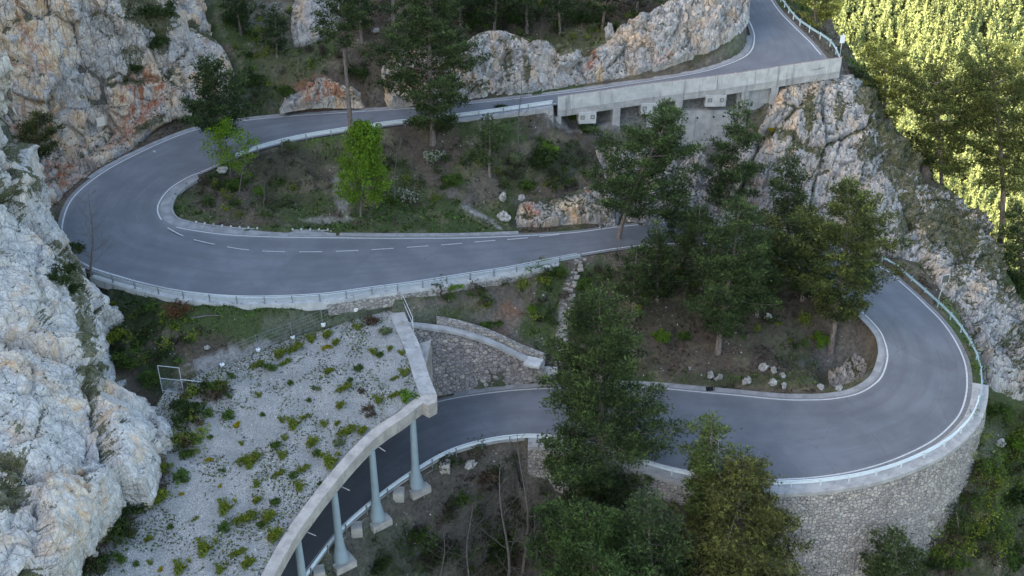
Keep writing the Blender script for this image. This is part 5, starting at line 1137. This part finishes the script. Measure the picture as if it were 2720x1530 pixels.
for (sz, c, z_), l in cnt.items():
    for j, (k, x, y, r, _) in enumerate(l):
        p = on_gravel(x, y); rr = r/FPX*(p[1]*ct-(p[2]-HC)*st)*.95
        lb = f'{sz} {CN_[c]} shrub on gravel {z_}' if z_ != 'in the middle of the gravel' else f'{sz} {CN_[c]} shrub {z_}'
        lb += '' if len(l) == 1 else f', {onum(j)} from top'
        shrub(p-[0, 0, .05], rr, c, lb, 'low shrubs on the gravel roof', k, .9)
for k, (x, y, r, c, h, lb, g) in enumerate([(690,515,26,'l2',1,'bright green leafy bush on the left part of the grassy island',0),(625,500,34,'g2',.9,'dark leafed green bush under the saplings inside the left hairpin',0),(770,392,22,'p2',1.2,'pale yellow green upright bush just under the rail on the island',0),(1150,425,36,'w2',.8,'shrub full of white blossom in the centre of the island bank',0),
 (1200,490,34,'g2',.9,'green bush downhill right of the white blossom shrub',0),(1088,530,32,'w2',.8,'whitish flowering bush low on the island right of the bright tree',0),(1045,540,26,'g2',.8,'low green bush beside the base of the leafless tree',0),(1445,430,46,'d2',1,'wide dark green bush below the left end of the bridge',0),(1460,400,26,'l2',1.2,'narrow fresh green bush in front of the left bridge pillar',0),
 (1370,430,30,'p2',1.1,'pale budding bush around the foot of the thin bare tree',0),(1400,500,30,'g2',.8,'green bush above the orange outcrop by the middle road',0),(1560,350,34,'d2',.7,'dark scrub in front of the leftmost anchor block',0),(1520,320,26,'g2',1,'green bush growing inside the first opening of the bridge',0),(1610,380,30,'b2',.7,'brownish scrub below the second bridge pillar',0),
 (320,900,40,'f2',.8,'olive bush against the near rock in the grassy hollow',0),(340,970,44,'g2',.8,'wide green bush at the lower end of the grassy hollow',0),(300,820,34,'f2',.7,'bush at the top of the grassy hollow beside the near rock',0),(400,1010,34,'g2',.7,'green bush left of the open metal gate',0),(455,1030,26,'g2',.8,'bush growing through the open metal gate',0),(380,900,30,'d2',.6,'low dark bush in the centre of the grassy hollow',0),
 (240,650,34,'d2',1,'dark evergreen bush on the near rock beside the hairpin',0),(150,745,44,'d2',.9,'big dark bush in the cleft of the near rock',0),(195,770,24,'d2',.8,'smaller bush on the block right of the rock cleft',0),(1210,765,22,'l2',.7,'small fresh green bush under the middle road wall, right of the gallery end',0),(1480,730,40,'g2',.7,'green bush left of the stone stairway under the railing end',0),
 (1545,760,36,'g2',.7,'bush right of the upper stone stairway',0),(1450,700,24,'f2',.7,'olive bush at the right end of the middle road railing',0),(1415,830,18,'l2',1.4,'narrow light green bush halfway down left of the stairway',0),(1290,870,26,'g2',.6,'bush on the slope above the low dry stone wall',0),(1320,860,18,'g2',.6,'second bush on the slope above the low dry stone wall',0),
 (1760,900,34,'l2',.8,'light green bush right of the largest pine, low on the wooded slope',0),(1815,900,24,'g2',.8,'green bush close to the light green bush on the wooded slope',0),(2185,910,26,'l2',1.5,'upright fresh green bush at the foot of the olive pine',0),(1850,600,50,'g2',1,'broad leafy bush behind the bend of the middle road',0),(1690,820,18,'y2',.8,'yellow green bush beside the shaded small pine',0),
 (2580,420,0,'',0,'',0),(2050,345,14,'y2',.8,'yellow flowering cushion on the grey cliff below the bridge',0),(1330,290,20,'d2',.8,'dark bush at the foot of the rock face near the left bridge end',0),(620,60,44,'d2',.9,'large dark bush in the gully above the golden cliff end',0),(420,40,50,'d2',.8,'dark thicket on top of the golden cliff',0),(420,120,30,'d2',1.1,'bush hanging in the cleft of the golden cliff',0),
 (360,185,24,'d2',.8,'dark cushion bush in the middle of the golden cliff',0),(500,315,30,'g2',.7,'green bush at the roadside below the golden cliff end',0),(680,220,36,'d2',.8,'dark bush in the grassy gully above the left hairpin',0),(760,250,30,'g2',.8,'green bush left of the orange outcrop above the upper road',0),(945,200,34,'d2',.9,'dark bush right of the long bare trunk above the upper road',0),
 (740,60,30,'p2',.7,'pale dry bush beside the tall rock slab at the top',0),(1370,60,40,'d2',.9,'dark bush above the pale rock face at the top edge',0),(1560,55,44,'d2',.8,'second dark bush above the pale rock face at the top edge',0),(1260,60,34,'d2',.9,'dark undergrowth bush right of the tall dense pine at the top',0),
 (2640,1100,44,'g2',.8,'green bush on the steep slope right of the curved wall top',0),(2700,1180,50,'l2',.7,'bright green scrub near the right edge below the road bend',0),(2620,1250,44,'g2',.8,'bush in the middle of the steep slope at the right edge',0),(2690,1330,54,'d2',.8,'dark bush at the right edge low on the steep slope',0),(2610,1420,54,'d2',.7,'wide dark bush in the lower right corner area',0),(2680,1490,60,'g2',.7,'bush in the lower right corner of the photo',0),
 (2560,1330,36,'g2',.7,'bush just right of the curved wall face halfway down',0),(2480,1500,40,'d2',.8,'dark bush at the bottom right of the curved wall foot',0),(2540,1500,40,'g2',.7,'green bush right of the bushy pine at the bottom edge',0),(2680,960,36,'g2',.9,'bush between pale rocks right of the hairpin rail',0),(2650,860,30,'l2',.8,'fresh bush below the broken rocks near the right edge',0),
 (2700,760,40,'d2',.9,'dark bush near the right edge above the fresh bush',0),(2540,640,36,'b2',.7,'brown leafless scrub on the dry ridge',0),(2400,330,44,'b2',.8,'brown leafless thicket on the ridge right of the bridge end',0),(2340,220,26,'g2',.6,'grassy cushion below the bridge end fence',0),(2470,430,36,'b2',.7,'second brown thicket on the ridge, lower than the first',0),
 (1100,1430,40,'g2',.7,'green bush beside the rightmost gallery footing',0),(1010,1500,34,'d2',.7,'dark bush at the bottom edge below the gallery columns',0),(1300,1280,44,'b2',.7,'brown scrub below the lower road in the gully',0),(1180,1480,44,'d2',.7,'dark undergrowth bush in the gully near the bottom edge',0),(1330,1460,50,'d2',.9,'dark undergrowth bush under the tall bare trees',0),(1450,1380,50,'d2',.9,'dark undergrowth bush left of the largest pine trunk',0),(1700,1420,60,'d2',.9,'dark undergrowth bush between the largest pine and the spruce',0)]):
    if not r: continue
    b = ground(x, y); sc_ = (b[1]*ct-(b[2]-HC)*st)/FPX
    if x < 260 or (x, y) in ((420, 40), (420, 120), (360, 185), (2050, 345)): b = onloft(x, y)[0]
    v_ = sproto(c)[k % 3]; shrub(b-[0, 0, .1], r*sc_*.75, c, lb, 'bushes on the slopes', k, h)
# ------------------------------------------------------------------ ground cover, loose stones, boulders
rng = np.random.default_rng(77)
def scatter(n, ok):
    x = rng.uniform(-75, 95, n); y = rng.uniform(66, 205, n)
    ix = ((x-GX0)/GD).astype(int); iy = ((y-GY0)/GD).astype(int)
    col = Cc[iy, ix]; z = TZ(x, y); px, py = proj(np.stack([x, y, z], 1))
    m = (px > -60) & (px < 2780) & (py > -60) & (py < 1600) & (PRI[iy, ix] < 3) & ok(col, iy, ix); return np.stack([x, y, z], 1)[m], col[m], px[m], py[m]
p, c, _, _ = scatter(230000, lambda c, a, b: (c[:, 0] < .13) & (c[:, 0] < 3.4*c[:, 1]))
s = (.6+.8*rng.random((len(p), 1)))
grn = (c[:, 1:2] > c[:, 0:1]*1.05)
cc = c*s*1.6; cc = np.where(grn & (rng.random((len(p), 1)) < .35), cc*[1.3, 1.6, .9], cc)
tall = .5+1.1*(fbm(p*.35, 3)[:, None] > .1)*rng.random((len(p), 1))
v, f, c4 = blades(p-[0, 0, .03], np.tile([0, 0, .9], (len(p), 1)), 4, .34, .085, rng, .8, cc, .3)
v = v.reshape(-1, 12, 3); v = (v-p[:, None])*tall[:, None]+p[:, None]; v = v.reshape(-1, 3)
tag(mk('grass', v, f, M['leaf'], cols={'tint': c4}), 'grass, dry leaves and low weeds covering the slopes between the roads', 'grass', kind='stuff')
def pebbles(name, P_, sz, col, m, label):
    n = len(P_); base = np.array([[1, 0, -.2], [-.5, .87, -.2], [-.5, -.87, -.2], [.2, .1, .8], [0, 0, -.9]]); v = base[None]*sz[:, None, None]*(.6+.8*rng.random((n, 5, 3)))
    a = rng.random(n)*6.28; ca, sa = np.cos(a), np.sin(a); v = np.stack([v[..., 0]*ca[:, None]-v[..., 1]*sa[:, None], v[..., 0]*sa[:, None]+v[..., 1]*ca[:, None], v[..., 2]], -1)+P_[:, None]
    t = np.array([[0, 1, 3], [1, 2, 3], [2, 0, 3], [1, 0, 4], [2, 1, 4], [0, 2, 4]]); f = (np.arange(n)[:, None, None]*5+t[None]).reshape(-1, 3)
    tag(mk(name, v.reshape(-1, 3), f, m, cols={'tint': np.repeat(col, 5, 0)}), label, 'stones', kind='stuff')
def st_mat(name='loose_limestone'):
    t = NT(name); c = t.attr('tint'); n = t.noise(5, 5); t.set('Base Color', t.mix(n, t.mix(.5, c, (.1, .1, .1)), c)); t.set('Roughness', .9); return t.m
M['pebble'] = st_mat()
p, c, _, _ = scatter(30000, lambda c, a, b: (fbm(np.stack([gx[b], gy[a], gx[b]*0], 1)*.12+9, 3)+c[:, 0]*2+rng.normal(size=len(c))*.25 > .42))
g = rng.uniform(.25, .62, (len(p), 1)); pebbles('loose_stones', p, .05+.13*rng.random(len(p))**3, g*[1, .97, .92], M['pebble'], 'pale loose stones scattered over the slopes')
GF = GR.reshape(-1, 3); gi = rng.integers(0, len(GF), 9000); q = GF[gi]+rng.normal(size=(9000, 3))*[.15, .15, 0]
g = rng.uniform(.30, .70, (9000, 1)); pebbles('gravel_stones', q, .03+.10*rng.random(9000)**4, g*[1, 1, .98], M['pebble'], 'light stones lying in the gravel on the gallery roof')
w_ = fbm(GF*.3+4, 3)+.25*rng.normal(size=len(GF)); w_ += 1.1*np.tile(np.linspace(0, 1, 130) > .86, 150)+.5*(fbm(GF*.09+1, 2) > .15)
gi = np.where(w_ > .35)[0]; gi = rng.choice(gi, min(5200, len(gi)), replace=False); q = GF[gi]+rng.normal(size=(len(gi), 3))*[.1, .1, 0]
cl = np.array([SG, SF, SD, SB, (.05, .055, .045)])[rng.choice(5, len(gi), p=[.22, .38, .14, .10, .16])]
v, f, c4 = blades(q, np.tile([0, 0, .6], (len(q), 1)), 8, .21, .042, rng, 1., cl, .3)
tag(mk('weeds', v, f, M['leaf'], cols={'tint': c4}), 'tiny weeds and moss tufts dotted over the gravel roof', 'weeds', kind='stuff')
# dense scrub that reads as one thicket: gully, right slope, rock foot, hillside
def thicket(label, regs, cols, nper, rad, ln=.22, wd=.05):
    P0, K0 = [], []
    for x, y, rx, ry, n in regs:
        for _ in range(n):
            a_, r1 = rng.random()*6.283, math.sqrt(rng.random()); gx_, gy_ = x+rx*r1*cos(a_), y+ry*r1*sin(a_)
            q = on_gravel(gx_, gy_) if label.startswith('low') else ground(gx_, gy_); rr = rad*(.5+.8*rng.random()); k = int(nper*rr*rr/rad/rad)+8
            ix_ = int((q[0]-GX0)/GD); iy_ = int((q[1]-GY0)/GD)
            if 0 <= ix_ < nx and 0 <= iy_ < ny and PRI[iy_, ix_] >= 4 and not label.startswith('low'): continue
            pp = q+rng.normal(size=(k, 3))*[rr*.5, rr*.5, 0]; pp[:, 2] += np.abs(rng.normal(size=k))*rr*.55; P0.append(pp); c = np.array(cols[rng.integers(len(cols))])*(.7+.6*rng.random()); K0.append(np.tile(c, (k, 1)))
    P0, K0 = np.concatenate(P0), np.concatenate(K0); v, f, c4 = blades(P0, np.tile([0, 0, .5], (len(P0), 1)), 6, ln, wd, rng, .9, K0, .25, True)
    tag(mk('undergrowth', v, f, M['leaf'], cols={'tint': c4}), label, 'undergrowth', kind='stuff')
thicket('dense green scrub covering the steep slope right of the hairpin and curved wall', [(2640,1180,100,330,95),(2560,1430,110,120,50),(2680,900,60,120,26),(2600,620,60,70,18),(2700,1350,60,180,40)], [SG, SG, SD, SF, (.06,.055,.03)], 60, 1.3)
thicket('dry brown scrub on the ridge between the pale rocks and the valley', [(2420,400,40,90,22),(2500,520,60,80,30),(2580,640,50,70,20),(2340,290,30,50,8)], [(.11,.08,.055), (.09,.075,.045), SD], 45, .9)
thicket('dark undergrowth filling the gully below the lower road', [(1350,1420,230,130,80),(1600,1400,180,110,60),(1080,1470,110,60,22),(1800,1400,120,110,30),(1250,1240,110,50,14)], [SD, (.05,.042,.03), (.06,.05,.035), SD, SG], 55, 1.2)
thicket('low scrub along the foot of the near rock beside the gravel', [(500,1120,50,90,26),(390,1270,50,60,20),(300,1400,50,70,24),(230,1500,50,50,16),(540,1040,70,30,12)], [SD, (.05,.07,.02), SB, SF], 45, .9)
thicket('dark low bushes under the pines on the wooded slopes', [(900,110,260,110,60),(1450,60,280,50,70),(680,150,70,140,30),(1750,620,130,60,30),(1700,760,160,90,34),(2050,860,140,80,24),(1480,440,130,70,34),(1180,480,230,70,30),(650,520,140,60,30),(420,900,120,80,40),(1440,790,70,90,26),(1250,780,120,40,14)], [SD, SD, SG, (.07,.06,.04), SF], 42, .85)
# cushions

# cushions of grass on the rock faces
vv, ff, cc_, n0 = [], [], [], 0
for l in LOFT.values():
    for O, N in l:
        F = O.reshape(-1, 3); NF = N.reshape(-1, 3); px, py = proj(F); m = (NF[:, 2] > .60) & (px > -30) & (px < 2760) & (py > -30) & (py < 1560)
        m &= fbm(F*.45+61, 3) > .12; idx = np.where(m)[0]; idx = idx[rng.random(len(idx)) < np.where(px[idx] < 480, .02 if py[idx].mean() > 600 else .08, .10)]
        if not len(idx): continue
        col = np.where(rng.random((len(idx), 1)) < .5, SD, (.075, .07, .03)); v, f, c4 = blades(F[idx], NF[idx]*.3+[0, 0, .6], 9, .32, .04, rng, .7, col, .3); vv.append(v); ff.append(f+n0); cc_.append(c4); n0 += len(v)
tag(mk('rock_grass', np.concatenate(vv), np.concatenate(ff), M['leaf'], cols={'tint': np.concatenate(cc_)}), 'tufts of grass and moss growing on ledges of the rock faces', 'grass', kind='stuff')
# boulders
def boulder(seed, r):
    bm = __import__('bmesh').new(); __import__('bmesh').ops.create_icosphere(bm, subdivisions=4, radius=1)
    v = np.array([q.co[:] for q in bm.verts]); f = np.array([[a.index for a in q.verts] for q in bm.faces]); bm.free()
    h, e = facet(v*1.3+seed*5); h2, _ = facet(v*3+seed); v = v*(1+.42*h+.14*h2+.06*fbm(v*4, 3))[:, None]*[1, .8, .85]; return v, f
BP = [mk('boulder', *boulder(k, 1), M['rock_pale'], cols={'tint': np.tile([.05, 0, -.3], (len(boulder(k, 1)[0]), 1))}, link=False).data for k in range(4)]
for k, (x, y, r, hh, lb) in enumerate([(2028,982,14,1.3,'pale boulder on the grass above the lower road, leftmost of the tall ones'),(2053,990,10,1.5,'narrow pale boulder right of the leftmost tall boulder'),(2052,1022,13,1,'white boulder lying near the drain side of the lower road'),(2078,1002,10,1.3,'small leaning pale boulder in the centre of the boulder group'),(2082,1028,9,1.4,'slim white boulder nearest the lower road edge'),
 (1984,1018,12,1.5,'pale upright boulder right of the drain grate'),(1886,1004,11,1.6,'white boulder directly above the drain grate'),(1912,1004,9,1.4,'smaller white boulder just right of the one above the drain grate'),(1901,1009,6,1,'little white stone between the two boulders above the drain grate'),(2240,1002,24,1.2,'large grey boulder by the inside of the right hairpin'),(2278,998,16,1.3,'grey boulder beside the large one inside the right hairpin'),(2180,1030,11,.8,'brown grey boulder at the road edge left of the large grey boulder'),
 (2228,1032,12,.6,'flat boulder at the roadside under the large grey boulder'),(1337,580,18,1.1,'white boulder by the middle road below the island bank'),(1335,530,12,2,'tall narrow pale rock on the bank above the white roadside boulder'),(1385,532,10,1.2,'small grey rock poking from the island bank'),(1434,560,14,1.8,'upright grey slab beside the orange outcrop'),(577,918,0,1,''),(551,926,9,.8,'single white rock at the upper edge of the gravel near the open gate'),
 (955,1169,6,.6,'single white stone on the gravel close to the curved roof edge'),(2115,722,12,1.6,'grey rock among the pines left of the olive pine'),(2198,778,12,1.4,'pale slanted rock by the trunk of the olive pine'),(1822,757,7,.8,'small white rock on the slope under the bench'),(2150,790,6,.8,'small white rock left of the pale slanted rock'),(1833,982,6,.8,'small white rock above the lower road left of the drain grate'),
 (2040,848,12,1.2,'grey rock in the leaf litter left of the olive pine trunk'),(440,300,0,1,''),(1000,85,10,.8,'pale rock on the hillside beside the thin long trunk'),(1620,100,14,2.6,'tall thin rock needle standing above the rock face'),(1500,40,9,1.4,'pale rock on the hillside above the rock face'),(1140,150,9,1,'light rock showing behind the tall dense pine'),(590,455,20,.5,'flat grey boulder at the foot of the bright green saplings'),
 (2700,1010,30,1.6,'long pale rock rib on the slope right of the hairpin rail'),(2665,1040,14,1.3,'pale rock left of the long rock rib'),(2655,1180,18,.8,'pale rock patch on the steep slope below the rock rib'),(1250,1235,18,.6,'dark grey rock pile under the lower road kerb right of the gallery')]):
    if not r: continue
    b = on_gravel(x, y) if (x, y) in ((955,1169),) else ground(x, y); s_ = .85*r*(b[1]*ct-(b[2]-HC)*st)/FPX
    o = bpy.data.objects.new('boulder', BP[k % 4]); COL.objects.link(o); o.location = b+[0, 0, s_*hh*.2]; o.rotation_euler = (.2*sin(k), .25*cos(k*2), k*1.9); o.scale = (s_, s_, s_*hh); tag(o, lb, 'boulder', 'boulders on the slopes')
# log and red-brown dead bush in the grass hollow
a, b = ground(505, 850), ground(590, 840); mb = MB(); mb.tube([a+[0, 0, .15], (a+b)/2+[0, 0, .3], b+[0, 0, .15]], [.12, .1, .05], 6)
o = mb.obj('fallen_branch', M['bark_grey']); tag(o, 'long pale fallen branch lying on the grass below the middle road', 'branch')
b = ground(482, 838); v, f, c4 = shrub_data(5, 1.6, 1.4, (.16, .075, .035), 260, 7, .2, .05); o = mk('dead_shrub', v, f, M['leaf'], cols={'tint': c4}); o.location = b; tag(o, 'rusty brown withered bush beside the fallen branch', 'dead bush')
# ------------------------------------------------------------------ sunlit forest across the valley
N_ = 12500; u_ = rng.uniform(.24, .72, N_); Y_ = rng.uniform(500, 800, N_); X_ = u_*Y_*1.08; Z_ = far_z(X_, Y_)
px, py = proj(np.stack([X_, Y_, Z_], 1)); m = (px > 2080) & (px < 3300) & (py > -160) & (py < 1300); X_, Y_, Z_ = X_[m], Y_[m], Z_[m]
n = len(X_); Ht = 6+8*rng.random(n)**1.2; k1 = 80
t = rng.random((n, k1))**.8; az = rng.random((n, k1))*6.283; ra = (1-t)**rng.uniform(.45, .9, (n, 1))*(.17+.12*rng.random((n, 1)))*Ht[:, None]*(.45+.6*rng.random((n, k1)))
rd = rng.random((n, 1)) < .5; ra = np.where(rd, np.sqrt(np.clip(1-(2*t-1)**2, 0, 1))*(.24+.1*rng.random((n, 1)))*Ht[:, None]*(.7+.35*rng.random((n, k1))), ra); t = np.where(rd, t*.85, t)
cpos = np.stack([X_[:, None]+ra*np.cos(az), Y_[:, None]+ra*np.sin(az), Z_[:, None]+Ht[:, None]*(.12+.86*t)], -1).reshape(-1, 3)
od = np.stack([np.cos(az), np.sin(az), .5+0*az], -1).reshape(-1, 3); tcol0 = tcol = np.array([[.30, .36, .15]])*(.65+.6*rng.random((n, 1))); tcol = tcol*np.where(rng.random((n, 1)) < .2, [[1.2, 1.12, 1.0]], [[1, 1, 1]]); tcol = np.repeat(tcol, k1, 0)
v, f, c4 = blades(cpos, od, 1, 1.1, .5, rng, 1.3, tcol, .25)
ka = np.arange(7)/7*6.283; rb = (.17*Ht)[:, None]*(.7+.5*rng.random((n, 7))); ring = np.stack([X_[:, None]+rb*np.cos(ka), Y_[:, None]+rb*np.sin(ka), Z_[:, None]+Ht[:, None]*(.12+.12*rng.random((n, 7)))], -1)
cv = np.concatenate([ring, np.stack([X_, Y_, Z_+Ht*np.where(rd[:, 0], .72, .97)], -1)[:, None]], 1).reshape(-1, 3); tf = np.array([[j, (j+1) % 7, 7] for j in range(7)]); cf = (np.arange(n)[:, None, None]*8+tf[None]).reshape(-1, 3)
f = np.concatenate([f, cf+len(v)]); v = np.concatenate([v, cv]); c4 = np.concatenate([c4, np.repeat(tcol0*.9, 8, 0)])
fo_ = mk('forest', v, f, M['far_tree'], cols={'tint': c4}); tag(fo_, 'dense sunlit pine forest covering the far side of the valley', 'forest', kind='stuff')
print('forest trees', n)
